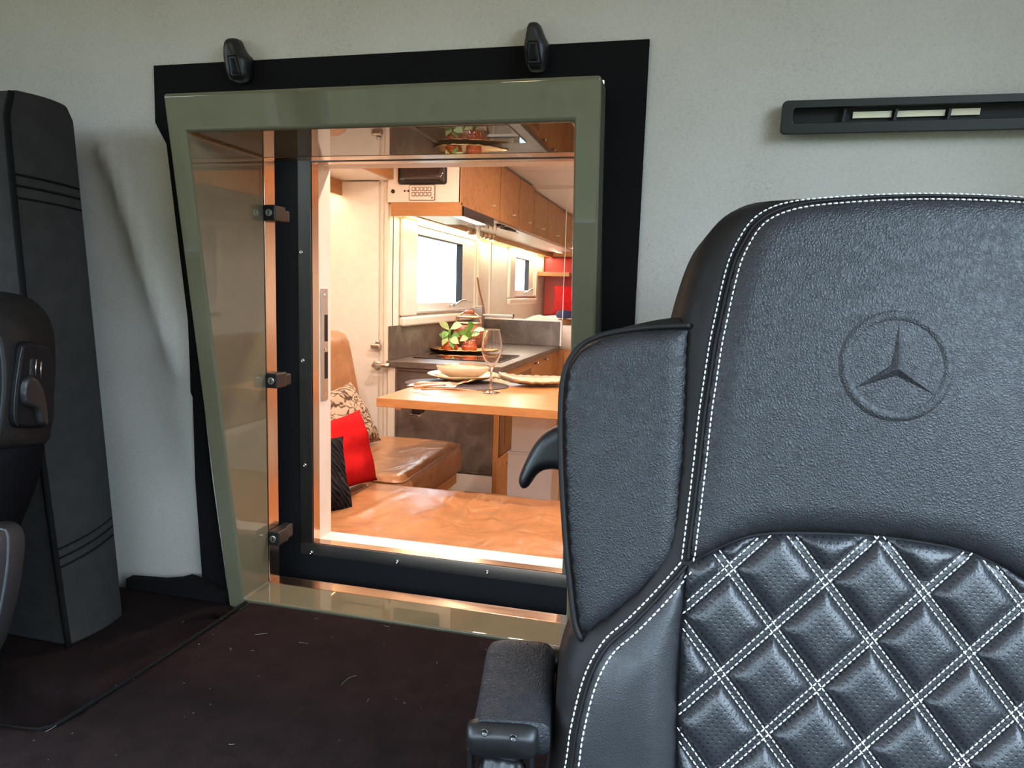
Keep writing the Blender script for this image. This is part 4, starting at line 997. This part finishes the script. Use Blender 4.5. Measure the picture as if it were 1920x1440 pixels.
# front faces
box("top_rail", XK - .02, XK, 3.43, 4.15, .855, .899, MAT['wood'], t, .001)
ov = box("oven_door", XK - .03, XK - .002, 3.45, 4.14, .462, .853, plain("taupe_oven_glass", (.085, .045, .035), .12, coat=.6), t, .002)
box("oven_window", XK - .003, XK - .001, 3.55, 4.08, .50, .80, MAT['screen'], ov, 0)
V, F = tube([(XK, 3.82, .79), (XK + .02, 3.80, .83), (XK + .02, 3.86, .83), (XK, 3.88, .79)], .004, 8); obj("oven_handle", V, F, MAT['chrome'], ov, smooth=True)
for k, (y0, y1) in enumerate([(4.155, 4.42), (4.425, 4.70), (4.705, 4.995)]):
    dr = box("drawer", XK - .02, XK, y0, y1, .62, .897, MAT['wooddoor'], t, .001)
    if k < 2: knob((XK, (4.24, 4.536)[k], .875), (1, 0, 0), dr, .010)
dr = box("lower_door", XK - .02, XK, 3.43, 4.14, .12, .455, MAT['wooddoor'], t, .001); knob((XK, 3.60, .40), (1, 0, 0), dr, .011)
box("lower_front", XK - .02, XK, 4.15, 4.995, .12, .615, MAT['wooddoor'], t, .001)
o = box("worktop", -1.498, -.885, 3.385, 5.0, .900, .932, MAT['stone'], None, .003); tag(o, "dark grey stone worktop of the kitchen block", "worktop")
o = box("splashback", -1.498, -1.486, 3.41, 4.99, .9335, 1.108, MAT['stone'], None, .001); tag(o, "dark stone splashback along the window wall", "splashback")
t = thing("rear_upstand", "dark stone upstand with a lit edge between kitchen and bed", "splashback", (-1.16, 4.96, .934))
box("slab", -1.44, -.878, 4.945, 4.975, .934, 1.104, MAT['stone'], t, .001)
box("top_edge", -1.46, -.870, 4.945, 4.985, 1.104, 1.114, MAT['cream'], t, .001); box("side_edge", -.877, -.868, 4.945, 4.985, .934, 1.104, MAT['cream'], t, .001)
pn = [(-1.48, 1.116), (-.868, 1.116), (-.868, 2.02), (-1.105, 2.02), (-1.105, 1.66), (-1.48, 1.66)]
V, F = prism([(x, 4.955, z) for x, z in pn], (0, .008, 0)); o = obj("glass_screen", V, F, MAT['pane']); tag(o, "clear glass screen standing on the stone upstand before the bed", "glass screen")
V, F = prism([(-.868, 4.954, 1.116), (-.8645, 4.954, 1.116), (-.8645, 4.954, 2.02), (-.868, 4.954, 2.02)], (0, .010, 0)); obj("polished_edge", V, F, MAT['cream'], o)
V, F = prism([(-1.408, 4.95, 1.116), (-1.395, 4.95, 1.116), (-1.395, 4.95, 1.655), (-1.408, 4.95, 1.655)], (0, .02, 0)); obj("edge_post", V, F, MAT['cream'], o)
P = Plane((0, 0, .9325), (1, 0, 0), (0, 1, 0)); P.N = Vector((0, 0, 1))
hb = [tuple(onZ(u, v, .934)[:2]) for u, v in ((762, 669), (944, 678), (975, 672), (860, 660))]
o = box("induction_hob", -1.44, -.945, 3.60, 4.02, .9325, .938, MAT['hob'], None, .001); tag(o, "black glass induction hob let into the stone worktop", "hob")
t = thing("sink_tap", "grey square column tap with a flat spout beside the rear upstand", "faucet", (-1.41, 4.76, .9325))
box("column", -1.445, -1.385, 4.73, 4.79, .9325, 1.185, plain("grey_taupe_metal", (.30, .25, .22), .35, .5), t, .004); box("cap", -1.44, -1.39, 4.735, 4.785, 1.185, 1.200, MAT['chrome'], t, .003)
box("spout", -1.39, -1.17, 4.74, 4.78, 1.128, 1.146, MAT['nickel'], t, .003); box("spout_tip", -1.180, -1.17, 4.742, 4.778, 1.12, 1.155, MAT['chrome'], t, .002)
V, F = tube(smoothloop([onY(895, 520, 4.9), onY(899, 545, 4.9), onY(904, 565, 4.9), onY(909, 592, 4.9)], .02, False), .006, 8); o = obj("hanging_hose", V, F, MAT['brown'], smooth=True); tag(o, "thin brown cord hanging beside the window behind the tap", "cord")

# =================================================================== TRAY WITH POTS, BASKET
tr = onZ(848, 661, .934)
t = thing("leaf_tray", "gold leaf shaped tray carrying two terracotta pots", "tray", (tr.x, tr.y, .938))
def leafdish(cx_, cy_, z, L, W, ang, depth, stem, mat, par, name="dish"):
    V, F = [], []; n, m = 36, 9; ca, sa = math.cos(ang), math.sin(ang)
    def pt(s, q):
        wd = W * (math.sin(math.pi * s ** .8) ** .75 if 0 < s < 1 else 0); x = (s - .5) * L; y = wd * q * (1 + .06 * math.sin(s * 40)); zz = depth * (q * q * .8 + abs(2 * s - 1) ** 3 * .8) * 1.0 + .0015 * math.sin(s * 60 + abs(q) * 9)
        return (cx_ + x * ca - y * sa, cy_ + x * sa + y * ca, z + max(0, zz) + .003)
    for i in range(n + 1):
        for k in range(m): V.append(pt(i / n, -1 + 2 * k / (m - 1)))
    for i in range(n):
        for k in range(m - 1): F.append((i * m + k, i * m + k + 1, (i + 1) * m + k + 1, (i + 1) * m + k))
    o = obj(name, V, F, mat, par, smooth=True); s_ = o.modifiers.new('thick', 'SOLIDIFY'); s_.thickness = .004; s_.offset = 0
    a = Vector(pt(0.01, 0)); e = Vector((cx_ - ca * (L / 2 + stem), cy_ - sa * (L / 2 + stem), z + depth * .9 + .006))
    V, F = tube([a, (a + e) / 2 + Vector((0, 0, .002)), e - (e - a) * .12, e], [.007, .006, .009, .012], 10); obj("stem_handle", V, F, mat, par, smooth=True)
leafdish(tr.x + .06, tr.y + .05, .938, .46, .12, .12, .014, .05, MAT['gold'], t)
rng = random.Random(3)
def leaf(p, d, L, W, droop, mat, par):
    d = Vector(d).normalized(); s = d.cross(Vector((0, 1, -.5))).normalized(); V, F = [], []; n = 7; W *= 1.1
    for i in range(n):
        q = i / (n - 1); c = Vector(p) + d * L * q + Vector((0, 0, -droop * q * q)); w = W * math.sin(math.pi * min(.985, q * .92 + .065)) ** 1.25
        V += [c - s * w + Vector((0, 0, w * .35)), c, c + s * w + Vector((0, 0, w * .35))]
    for i in range(n - 1):
        for k in range(2): F.append((i * 3 + k, i * 3 + k + 1, i * 3 + k + 4, i * 3 + k + 3))
    return obj("leaf", V, F, mat, par, smooth=True)
def potted(u, v, w, hpx, label, leaves, zb):
    Yp = tr.y + .02; c = onY(u, v, Yp); R = (onY(u + w, v, Yp) - onY(u - w, v, Yp)).length / 2; H = (onY(u, v - hpx, Yp) - c).length; z0 = zb
    t = thing("potted_plant", label, "plant", (c.x, c.y, z0), "small potted plants on the gold tray")
    V, F = lathe([(R * .80, 0), (R * .98, H * .12), (R, H * .42), (R * .93, H * .52), (R * .84, H * .56), (R * .88, H * .62), (R * .80, H * .70), (R * .74, H), (R * .66, H), (R * .66, H * .85), (.001, H * .85)], (c.x, c.y, z0), 28); obj("pot", V, F, MAT['terracotta'], t, smooth=True)
    for (du, dv, eu, ev, W, mt, dy) in leaves:      # leaf from (u+du, v+dv) towards (u+eu, v+ev)
        a, e = onY(u + du, v + dv, Yp + dy), onY(u + eu, v + ev, Yp + dy - .03); V, F = tube([(c.x, c.y, z0 + H * .8), (Vector((c.x, c.y, z0 + H)) + a) / 2 + Vector((0, 0, .01)), a], .0035, 6); obj("stem", V, F, MAT['leafgreen'], t, smooth=True)
        leaf(a, (e - a), (e - a).length, W, .012, MAT[mt], t)
potted(843, 657, 15, 20, "left small plant in a glazed terracotta pot on the gold tray", [(-3, -22, -20, -34, .020, 'leafgreen', 0), (-1, -38, -20, -57, .018, 'leafpale', 0), (2, -40, 24, -51, .022, 'leafpale', -.02), (-4, -24, -14, -12, .018, 'leafpale', -.03), (0, -20, 18, -16, .022, 'leafpale', -.04), (1, -18, 8, -6, .016, 'leafgreen', -.04), (-3, -34, -14, -26, .020, 'leafgreen', -.02), (3, -26, 20, -30, .018, 'leafgreen', .02)], .945)
potted(880, 656, 14, 21, "right small plant in a glazed terracotta pot on the gold tray", [(2, -36, 4, -57, .020, 'leafgreen', 0), (6, -30, 28, -44, .016, 'leafpale', 0), (4, -26, 20, -34, .016, 'leafpale', -.02), (-6, -26, -20, -38, .016, 'leafgreen', 0), (-2, -22, -18, -20, .018, 'leafpale', -.03), (0, -18, -2, -42, .016, 'leafgreen', -.02), (8, -36, 30, -40, .012, 'leafpale', -.03), (0, -30, -8, -48, .018, 'leafpale', .02)], .945)
# basket behind
bc = Vector((-1.380, 4.41, .9335)); t = thing("woven_basket", "reddish woven basket with a curved wooden handle behind the plants", "basket", tuple(bc))
R, H = .10, .15
V, F = lathe([(R * .62, 0), (R * .86, H * .18), (R, H * .5), (R * .92, H * .82), (R * .74, H), (R * .70, H), (R * .80, H * .8), (R * .85, H * .5), (R * .6, H * .06), (.001, H * .05)], bc, 36); obj("bowl", V, F, MAT['basket'], t, smooth=True)
parts = []
for k in range(40):
    for sgn in (1, -1):
        pts = []
        for q in np.linspace(.05, .95, 9):
            r = R * (.70 + .32 * math.sin(math.pi * min(1, q * .95 + .05)) ** .9); th = 2 * math.pi * k / 40 + sgn * q * .55; pts.append(bc + Vector((math.cos(th) * r, math.sin(th) * r, H * q)))
        parts.append(tube(pts, .0028, 4))
V, F = join(parts); stuff(obj("weave", V, F, MAT['basket'], t, smooth=True))
for hz_ in (.16, .20):
    V, F = tube([bc + Vector((math.cos(a) * R * .78, math.sin(a) * R * .5, hz_)) for a in np.linspace(0, 2 * math.pi, 28, endpoint=False)], .006, 8, True); obj("rim", V, F, MAT['gold'], t, smooth=True)
pts = [bc + Vector((math.cos(a) * .085, 0, .15 + math.sin(a) * .085)) for a in np.linspace(0, math.pi, 15)]
V, F = tube(pts, .005, 8); obj("handle_wire", V, F, MAT['gold'], t, smooth=True); V, F = tube(pts[5:10], [.007, .013, .014, .013, .007], 12); obj("handle_grip", V, F, plain("red_brown_wood", (.36, .09, .04), .3), t, smooth=True)

# =================================================================== TABLE AND PLACE SETTING
t = thing("dining_table", "oak dining table on a white lifting column", "table", (-.62, 2.75, .0))
box("tabletop", -1.047, .10, 2.283, 3.20, .889, .920, MAT['woodx'], t, .002)
a, b = onY(960, 775, 2.75), onY(1029, 845, 2.75)
box("column_upper", a.x, b.x, 2.75, 2.90, .60, .889, MAT['white_gloss'], t, .004); box("column_collar", a.x - .012, b.x + .02, 2.735, 2.915, .655, .664, MAT['white_gloss'], t, .003)
box("column_lower", a.x - .010, b.x + .018, 2.737, 2.913, .302, .655, MAT['white_gloss'], t, .004)
box("slide_rail", -1.01, -.985, 2.36, 3.1, .868, .889, MAT['nickel'], t, .002); c = onY(783, 766, 2.36)
box("slide_block", c.x - .018, c.x + .012, 2.35, 2.40, .860, .889, MAT['plastic'], t, .002); box("slide_lever", c.x - .022, c.x + .016, 2.335, 2.36, .853, .861, MAT['chrome'], t, .002)
o = box("podium", -1.05, .40, 2.33, 3.35, .0, .30, MAT['wood'], None, .004); tag(o, "raised oak podium under the dining table", "podium")
pc = onZ(868, 715, .92)
mc = onZ(856, 721, .9205)
V, F = lathe([(.001, 0), (.185, 0), (.19, .0015), (.188, .003), (.001, .0032)], (mc.x, mc.y, .9205), 48); V = [((v[0] - mc.x) * 1.14 + mc.x, (v[1] - mc.y) * .85 + mc.y, v[2]) for v in V]; o = obj("placemat", V, F, MAT['mat'], smooth=True); tag(o, "dark grey oval leather placemat on the oak table", "placemat")
# folded napkin
nc = onZ(812, 722, .924); P = Plane((nc.x, nc.y, .9240), (1, .25, 0), (-.25, 1, 0)); P.N = Vector((0, 0, 1))
o = pad("folded_napkin", smoothloop([(-.10, -.045), (.09, -.06), (.10, .05), (-.06, .075)], .006, crn=(0, 1, 2, 3)), P, .005, .006, MAT['napkin'], None, .008, .0003, .0004); tag(o, "folded pale napkin lying on the placemat", "napkin")
# plate and bowl
o = obj("dinner_plate", *lathe([(.001, 0), (.075, 0), (.08, .003), (.115, .014), (.150, .026), (.151, .029), (.148, .0295), (.112, .019), (.08, .008), (.001, .007)], (pc.x, pc.y, .9245), 56), MAT['plateglaze'], smooth=True); tag(o, "wide honey glazed dinner plate under the bowl", "plate")
t = thing("soup_bowl", "cream stoneware bowl with honey coloured inside on the plate", "bowl", (pc.x, pc.y, .9325))
V, F = lathe([(.001, 0), (.048, 0), (.055, .003), (.085, .018), (.108, .038), (.114, .054), (.1115, .0555)], (pc.x, pc.y, .9325), 56); obj("bowl_outside", V, F[:-1], MAT['plate'], t, smooth=True)
V, F = lathe([(.1115, .0555), (.105, .040), (.083, .024), (.05, .010), (.001, .008)], (pc.x, pc.y, .9325), 56); obj("bowl_inside", V, F[1:], MAT['plateglaze'], t, smooth=True)
def cutlery(name, u0, v0, u1, v1, kind, label):
    a, b = onZ(u0, v0, .930), onZ(u1, v1, .932); d = (b - a); L = d.length; d = d.normalized(); s = d.cross(Vector((0, 0, 1))).normalized(); t = thing(name, label, kind, (a.x, a.y, .928), "rose gold cutlery on the napkin")
    V, F = tube([a + d * L * q + Vector((0, 0, .004 * math.sin(q * 3.1) + .003)) for q in np.linspace(0, .72, 9)], [.004, .0042, .004, .0034, .0028, .0025, .0024, .0026, .003], 8); obj("shaft", V, F, MAT['fork'], t, smooth=True)
    if kind == 'fork':
        c = a + d * L * .72
        V, F = prism([c - s * .003 + Vector((0, 0, .004)), c + d * .02 - s * .011 + Vector((0, 0, .004)), c + d * .035 - s * .012 + Vector((0, 0, .006)), c + d * .035 + s * .012 + Vector((0, 0, .006)), c + d * .02 + s * .011 + Vector((0, 0, .004)), c + s * .003 + Vector((0, 0, .004))], (0, 0, .002)); obj("fork_head", V, F, MAT['fork'], t, bevel=.0006)
        for k in range(4):
            q = c + d * .033 + s * (-.0102 + .0068 * k) + Vector((0, 0, .007)); V, F = tube([q, q + d * .025 + Vector((0, 0, .003)), q + d * .05 + Vector((0, 0, .012))], [.0018, .0016, .001], 6); obj("tine", V, F, MAT['fork'], t, smooth=True)
    else:
        V, F = prism([a + d * L * .68 - s * .004 + Vector((0, 0, .004)), a + d * L * .70 - s * .010 + Vector((0, 0, .004)), a + d * L * .93 - s * .009 + Vector((0, 0, .002)), a + d * L - s * .001 + Vector((0, 0, .001)), a + d * L * .68 + s * .005 + Vector((0, 0, .004))], (0, 0, .0016)); obj("blade", V, F, MAT['fork'], t)
cutlery("table_fork", 776, 721, 880, 720, 'fork', "rose gold fork lying across the napkin furthest back")
cutlery("dessert_fork", 776, 728, 858, 724, 'fork', "shorter rose gold fork lying in the middle of the cutlery")
cutlery("table_knife", 790, 731, 897, 734, 'knife', "rose gold knife at the front edge of the placemat")
# glasses
def wineglass(c, H, label):
    k = H / .24
    outer = smoothloop([(.0040, .085), (.010, .098), (.024, .122), (.034, .150), (.0365, .166), (.034, .196), (.0275, .2385)], .006, False)
    inner = [(r - .0009, h) for r, h in outer if h > .101][::-1]
    prof = [(.001, 0), (.0325, 0), (.0335, .0004), (.0335, .0010), (.0325, .0016), (.022, .0030), (.012, .0050), (.007, .0085), (.0048, .014), (.0040, .022), (.0036, .05)] + outer + [(.0273, .2396), (.0270, .2400), (.0267, .2396)] + inner + [(.005, .1005), (.0005, .0995)]
    o = obj("wine_glass", *lathe([(r * 1.08 * k, h * k) for r, h in prof], c, 48), MAT['glass'], smooth=True); return tag(o, label, "wine glass", "wine glasses on the oak table")
gc = onZ(920, 736, .9205); gt = onY(920, 617, gc.y).z; wineglass((gc.x, gc.y, .9205), gt - .9205, "tall empty stemmed wine glass in front of the stacked plate and bowl")
g2 = onZ(1086, 743, .9205); o = obj("side_plate", *lathe([(.001, 0), (.05, 0), (.072, .010), (.074, .012), (.071, .012), (.05, .003), (.001, .003)], (g2.x, g2.y, .9205), 40), MAT['plate'], smooth=True); tag(o, "edge of a small round plate beside the black seat's wing", "plate")
lc = onZ(1012, 722, .9205); t = thing("leaf_dish", "pearly leaf shaped dish with a curled stem on the oak table", "dish", (lc.x, lc.y, .9205))
leafdish(lc.x, lc.y, .9205, .34, .105, .35, .030, .025, MAT['leafdish'], t)

# =================================================================== BENCHES
def seatpad(name, x0, x1, y0, y1, z0, z1, label, r=.03, wr=.0, creases=(), sp=.02):
    P = Plane((0, 0, z1 - r), (1, 0, 0), (0, 1, 0)); P.N = Vector((0, 0, 1))
    rg = np.random.RandomState(5); ks = rg.uniform(4, 16, (10, 2)) * rg.choice([-1, 1], (10, 2)); ph = rg.uniform(0, 6.28, 10)
    def ex(a, b):
        h = 0
        for k, p in zip(ks, ph): h = h + np.sin(a * k[0] + b * k[1] + p + 1.2 * np.sin(a * 5 + b * 3))
        out = wr * (np.abs(h) ** .8) * .35 + .006
        for u0, v0, u1, v1, hh_, ww_ in creases:
            p, q = np.array(onZ(u0, v0, z1)[:2]), np.array(onZ(u1, v1, z1)[:2]); ab = q - p; X_ = np.stack([a, b], 1)
            t_ = np.clip(((X_ - p) @ ab) / (ab @ ab), 0, 1); dd = np.hypot(*(X_ - (p + t_[:, None] * ab)).T); out = out + hh_ * np.exp(-(dd / ww_) ** 2) * np.sin(np.pi * np.clip(t_, .04, .96)) ** .6
        return out
    o = pad(name, rrect(x0, x1, y0, y1, .035), P, r, r * 1.2, MAT['tan'], None, sp, z1 - r - z0, extra=ex, step=.02)
    ed = [(a, b, z1 - .022) for a, b in rrect(x0 + .004, x1 - .004, y0 + .004, y1 - .004, .033)]
    V, F = tube([Vector(e) + Vector((0, 0, 0)) for e in [(a, b, z1 - r * .35) for a, b in rrect(x0 + .006, x1 - .006, y0 + .006, y1 - .006, .030)]], .0028, 6, True); obj("piping", V, F, MAT['tan'], o, smooth=True)
    return tag(o, label, "seat cushion", "tan leather bench cushions")
seatpad("bench_cushion", -1.065, .40, 1.44, 2.285, .50, .616, "tan leather bench cushion just behind the pass-through sill", wr=.006, sp=.011, creases=[(800, 1000, 860, 925, .007, .014), (850, 992, 905, 925, .009, .012), (905, 1000, 965, 940, .008, .014), (870, 965, 935, 955, .005, .010), (760, 985, 830, 960, .005, .016), (640, 985, 760, 930, .005, .02), (960, 1010, 1030, 960, .006, .016), (700, 1010, 790, 985, .004, .014), (905, 925, 1000, 935, .005, .012)])
seatpad("bench_cushion", -1.86, -1.075, 1.44, 2.318, .50, .608, "tan leather corner cushion under the red pillow", wr=.003)
seatpad("bench_cushion", -1.86, -.965, 2.33, 3.045, .500, .616, "tan leather bench cushion beside the door with the leaf pillow", wr=.003)
o = box("bench_box", -1.86, .40, 1.44, 2.25, .0, .498, MAT['white'], None, .003); tag(o, "white bench box under the front tan cushions", "bench")
t = thing("side_bench", "white side bench box with an oak rail under the tan cushion", "bench", (-1.45, 2.7, 0))
box("box_body", -1.86, -1.06, 2.335, 3.03, .0, .498, MAT['white'], t, .003); box("oak_rail", -1.045, -.992, 2.336, 3.036, .425, .474, MAT['wood'], t, .003); box("front_panel", -1.0545, -1.010, 2.336, 3.02, .302, .415, MAT['white'], t, .002)
box("spacer", -1.058, -1.02, 2.4, 3.02, .474, .498, MAT['white'], t, .001)
# backrest wedge
wz = [onY(682, 818, 3.0), onY(672, 745, 3.0), onY(662, 690, 3.0), onY(652, 640, 3.0), onY(644, 626, 3.0), onY(632, 620, 3.0)]
prof = [Vector((p.x, 3.02, p.z)) for p in wz]; prof[0].z = .625; prof += [Vector((-1.68, 3.02, prof[-1].z - .005)), Vector((-1.86, 3.02, prof[-1].z - .02)), Vector((-1.86, 3.02, .625))]
V, F = prism([Vector(p) for p in smoothloop([tuple(p) for p in prof], .03, crn=(0, 7, 8))], (0, -1.0, 0)); o = obj("wedge_cushion", V, F, MAT['tan'], bevel=.012, seg=3); tag(o, "tan leather wedge shaped backrest cushion against the white door", "backrest")

# pillows
def pillow(name, c, w, h, th, rx, ry, rz, mat, label, roll=0):
    n = 22; V, F = [], []
    M_ = Matrix.Translation(c) @ Matrix.Rotation(rz, 4, 'Z') @ Matrix.Rotation(rx, 4, 'X') @ Matrix.Rotation(ry, 4, 'Y')
    rg = np.random.RandomState(len(label))
    f1, f2 = rg.uniform(0, 6, 2)
    for side in (1, -1):
        for i in range(n + 1):
            for k in range(n + 1):
                a, b = -1 + 2 * i / n, -1 + 2 * k / n; pin = 1 - .10 * (1 - abs(a) ** 2) * abs(b) ** 4 - .0; pin2 = 1 - .10 * (1 - abs(b) ** 2) * abs(a) ** 4
                t_ = (max(0, 1 - a ** 4) * max(0, 1 - b ** 4)) ** .6 * (1 + .10 * math.sin(a * 4 + b * 3 + f1) + .06 * math.sin(b * 9 + f2))
                V.append(M_ @ Vector((a * w / 2 * pin2, side * th / 2 * t_, b * h / 2 * pin)))
    m = (n + 1) ** 2
    for s in range(2):
        for i in range(n):
            for k in range(n): q = s * m + i * (n + 1) + k; F.append((q, q + 1, q + n + 2, q + n + 1))
    V2 = [tuple(v) for v in V]; me_ = obj(name, V2, F, mat, smooth=True)
    bm = bmesh.new(); bm.from_mesh(me_.data); bmesh.ops.remove_doubles(bm, verts=bm.verts, dist=.0005); bmesh.ops.recalc_face_normals(bm, faces=bm.faces); bm.to_mesh(me_.data); bm.free()
    return tag(me_, label, "pillow", "scatter pillows on the bench")
def onbench(u, v, Y): return onY(u, v, Y)
pillow("scatter_pillow", (-1.395, 2.66, .745), .40, .29, .12, math.radians(-30), math.radians(-6), math.radians(76), MAT['print'], "beige and brown leaf print pillow leaning on the tan backrest")
pillow("scatter_pillow", (-1.135, 2.15, .735), .32, .26, .12, math.radians(-16), math.radians(-4), math.radians(70), MAT['red'], "bright red pillow between the leaf print pillow and the knitted one")
pillow("scatter_pillow", (-1.11, 1.87, .728), .36, .25, .11, math.radians(-24), math.radians(6), math.radians(62), MAT['knit'], "dark grey cable knit pillow nearest the opening")

# =================================================================== BED AREA
t = thing("bunk_bed", "oak bed base with drawers behind the kitchen", "bed", (-.4, 6.2, 0))
box("base", -1.49, .60, 5.06, 7.38, .0, .90, MAT['woodz'], t, .002)
for x0, x1 in ((-.86, -.50), (-.495, -.10), (-.095, .35)):
    dr = box("drawer_front", x0, x1, 5.04, 5.06, .50, .88, MAT['woodx'], t, .002); knob(((x0 + x1) / 2, 5.04, .8), (0, -1, 0), dr)
    dr = box("drawer_front", x0, x1, 5.04, 5.06, .10, .49, MAT['woodx'], t, .002); knob(((x0 + x1) / 2, 5.04, .42), (0, -1, 0), dr)
P = Plane((0, 0, 1.02), (1, 0, 0), (0, 1, 0)); P.N = Vector((0, 0, 1))
o = pad("mattress", rrect(-1.48, .58, 5.06, 7.36, .05), P, .04, .05, MAT['linen'], None, .05, .118, step=.05); tag(o, "white mattress with pale linen on the oak bed base", "mattress")
def blanket():
    V, F = [], []; n, m = 30, 8; rg = np.random.RandomState(2); ph = rg.uniform(0, 6.28, 6)
    for i in range(n + 1):
        for k in range(m + 1):
            x = -1.40 + 1.9 * i / n; y = 5.9 + .9 * k / m; e = min(1, min(k, m - k) / 1.5) * min(1, min(i, n - i) / 2); z = 1.063 + e * (.05 + .02 * math.sin(x * 9 + ph[0]) + .015 * math.sin(x * 17 + y * 5 + ph[1]) + .01 * math.sin(y * 13 + ph[2])); V.append((x, y, z))
    for i in range(n):
        for k in range(m): q = i * (m + 1) + k; F.append((q, q + 1, q + m + 2, q + m + 1))
    V += [(v[0], v[1], 1.061) for v in V]; b = (n + 1) * (m + 1); F += [tuple(reversed([b + q for q in f])) for f in F]
    return V, F
V, F = blanket(); o = obj("folded_blanket", V, F, plain("peach_blanket", (.72, .52, .42), .9), smooth=True); tag(o, "rumpled peach blanket folded along the middle of the bed", "blanket")
t = thing("bed_headboard", "red padded back panel behind the bed", "headboard", (-.45, 7.36, 1.1))
for k in range(4):
    x0 = -1.49 + k * .52; box("padded_panel", x0, x0 + .515, 7.32, 7.395, 1.07, 1.672, MAT['redwall'], t, .02, seg=3)
a = onY(1003, 512, 7.2); o = box("corner_shelf", -1.498, -1.18, 7.05, 7.318, 1.470, 1.51, MAT['wood'], None, .003); tag(o, "small oak corner shelf beside the red headboard", "shelf")
t = thing("rear_pelmet", "oak pelmet with a light bar above the red headboard", "light strip", (-.4, 7.30, 1.68))
box("board", -1.40, .6, 7.28, 7.30, 1.674, 1.76, MAT['woodx'], t, .001); box("back_board", -1.40, .6, 7.30, 7.395, 1.74, 1.76, MAT['white'], t, .001); box("led_bar", -1.16, -.95, 7.262, 7.279, 1.752, 1.759, MAT['led'], t, 0)
V, F = lathe([(.02, 0), (.02, .04), (.012, .05)], (-.86, 7.278, 1.70), 14, (0, -1, 0)); obj("reading_lamp", V, F, MAT['nickel'], t, smooth=True)
pillow("bed_pillow", (-1.16, 7.02, 1.24), .34, .30, .14, math.radians(-14), 0, .1, MAT['red'], "red pillow at the wall end of the bed under the shelf")
pillow("bed_pillow", (-.72, 6.98, 1.26), .48, .36, .15, math.radians(-14), 0, -.05, MAT['red'], "larger red pillow against the middle of the headboard")
bg = onY(1059, 597, 5.5); V, F = lathe([(.001, 0), (.06, .005), (.075, .03), (.06, .06), (.001, .068)], (bg.x, 5.5, 1.063 + .045), 20); o = obj("navy_bundle", V, F, MAT['blue'], smooth=True); tag(o, "rolled navy blue cloth lying on the bed corner", "cloth")
V, F = lathe([(.001, 0), (.055, .003), (.062, .02), (.05, .042), (.001, .045)], (bg.x, 5.5, 1.0625), 20); o = obj("brown_pouch", V, F, MAT['brown'], smooth=True); tag(o, "small brown leather pouch under the navy cloth", "pouch")

# =================================================================== RIGHT SIDE OF THE CAMPER (mirrored in the glossy surround)
t = thing("right_locker", "oak overhead locker along the right wall, mirrored in the green surround", "cabinet", (.46, 3.0, 1.68))
box("carcass", .32, .615, 1.44, 5.0, 1.70, 2.04, MAT['white'], t, .002)
for k in range(5): dr = box("locker_door", .30, .319, 1.445 + k * .71, 1.445 + k * .71 + .702, 1.685, 2.04, MAT['wooddoor'], t, .0015)
o = box("right_wall_cushion", .47, .615, 1.46, 3.35, .63, 1.06, MAT['tan'], None, .03, seg=4); tag(o, "tan leather back cushion along the right wall", "cushion")
o = box("right_bench", .405, .615, 1.44, 3.38, .0, .628, MAT['white'], None, .004); tag(o, "white bench box along the right wall", "bench")
w = struct(box("window_3", .600, .618, 2.0, 3.0, 1.16, 1.20, MAT['white'], None, .004)); box("sash_top", .600, .618, 2.0, 3.0, 1.56, 1.60, MAT['white'], w, .004)
for y in (2.0, 2.96): box("sash_side", .600, .618, y, y + .04, 1.20, 1.56, MAT['white'], w, .004)
box("blind", .612, .618, 2.04, 2.96, 1.20, 1.56, MAT['napkin'], w, 0)

# =================================================================== CEILING DOWNLIGHTS (above the opening, seen as glints)
def downlight(x, y, label, p):
    t = thing("downlight", label, "lamp", (x, y, ZC - .012), "round ceiling downlights of the camper")
    V, F = lathe([(.045, 0), (.045, .008), (.030, .010), (.030, .004), (.032, 0)], (x, y, ZC), 28, (0, 0, -1)); obj("bezel", V, F[:-2], MAT['chrome'], t, smooth=True)
    V, F = lathe([(.001, .003), (.029, .003), (.029, .006), (.001, .006)], (x, y, ZC), 24, (0, 0, -1)); obj("lens", V, F, MAT['lamp'], t)
    l = bpy.data.lights.new("downlight_beam", 'AREA'); l.shape = 'DISK'; l.size = .06; l.energy = p; l.color = (1.0, .77, .63); o = bpy.data.objects.new("downlight_beam", l); COL.objects.link(o); o.parent = t; o.location = (0, 0, -.002)
for k, (x, y, lb_, p) in enumerate([(-1.2, 1.75, "ceiling downlight over the corner cushion", 11), (-.55, 1.75, "ceiling downlight over the front bench", 11), (.05, 1.75, "ceiling downlight at the right end of the front bench", 11), (-.85, 2.75, "ceiling downlight over the table's door side", 11), (-.15, 2.75, "ceiling downlight over the table's far side", 11), (-.45, 3.9, "ceiling downlight over the kitchen aisle", 11), (-.2, 5.9, "ceiling downlight over the bed", 11)]): downlight(x, y, lb_, p)
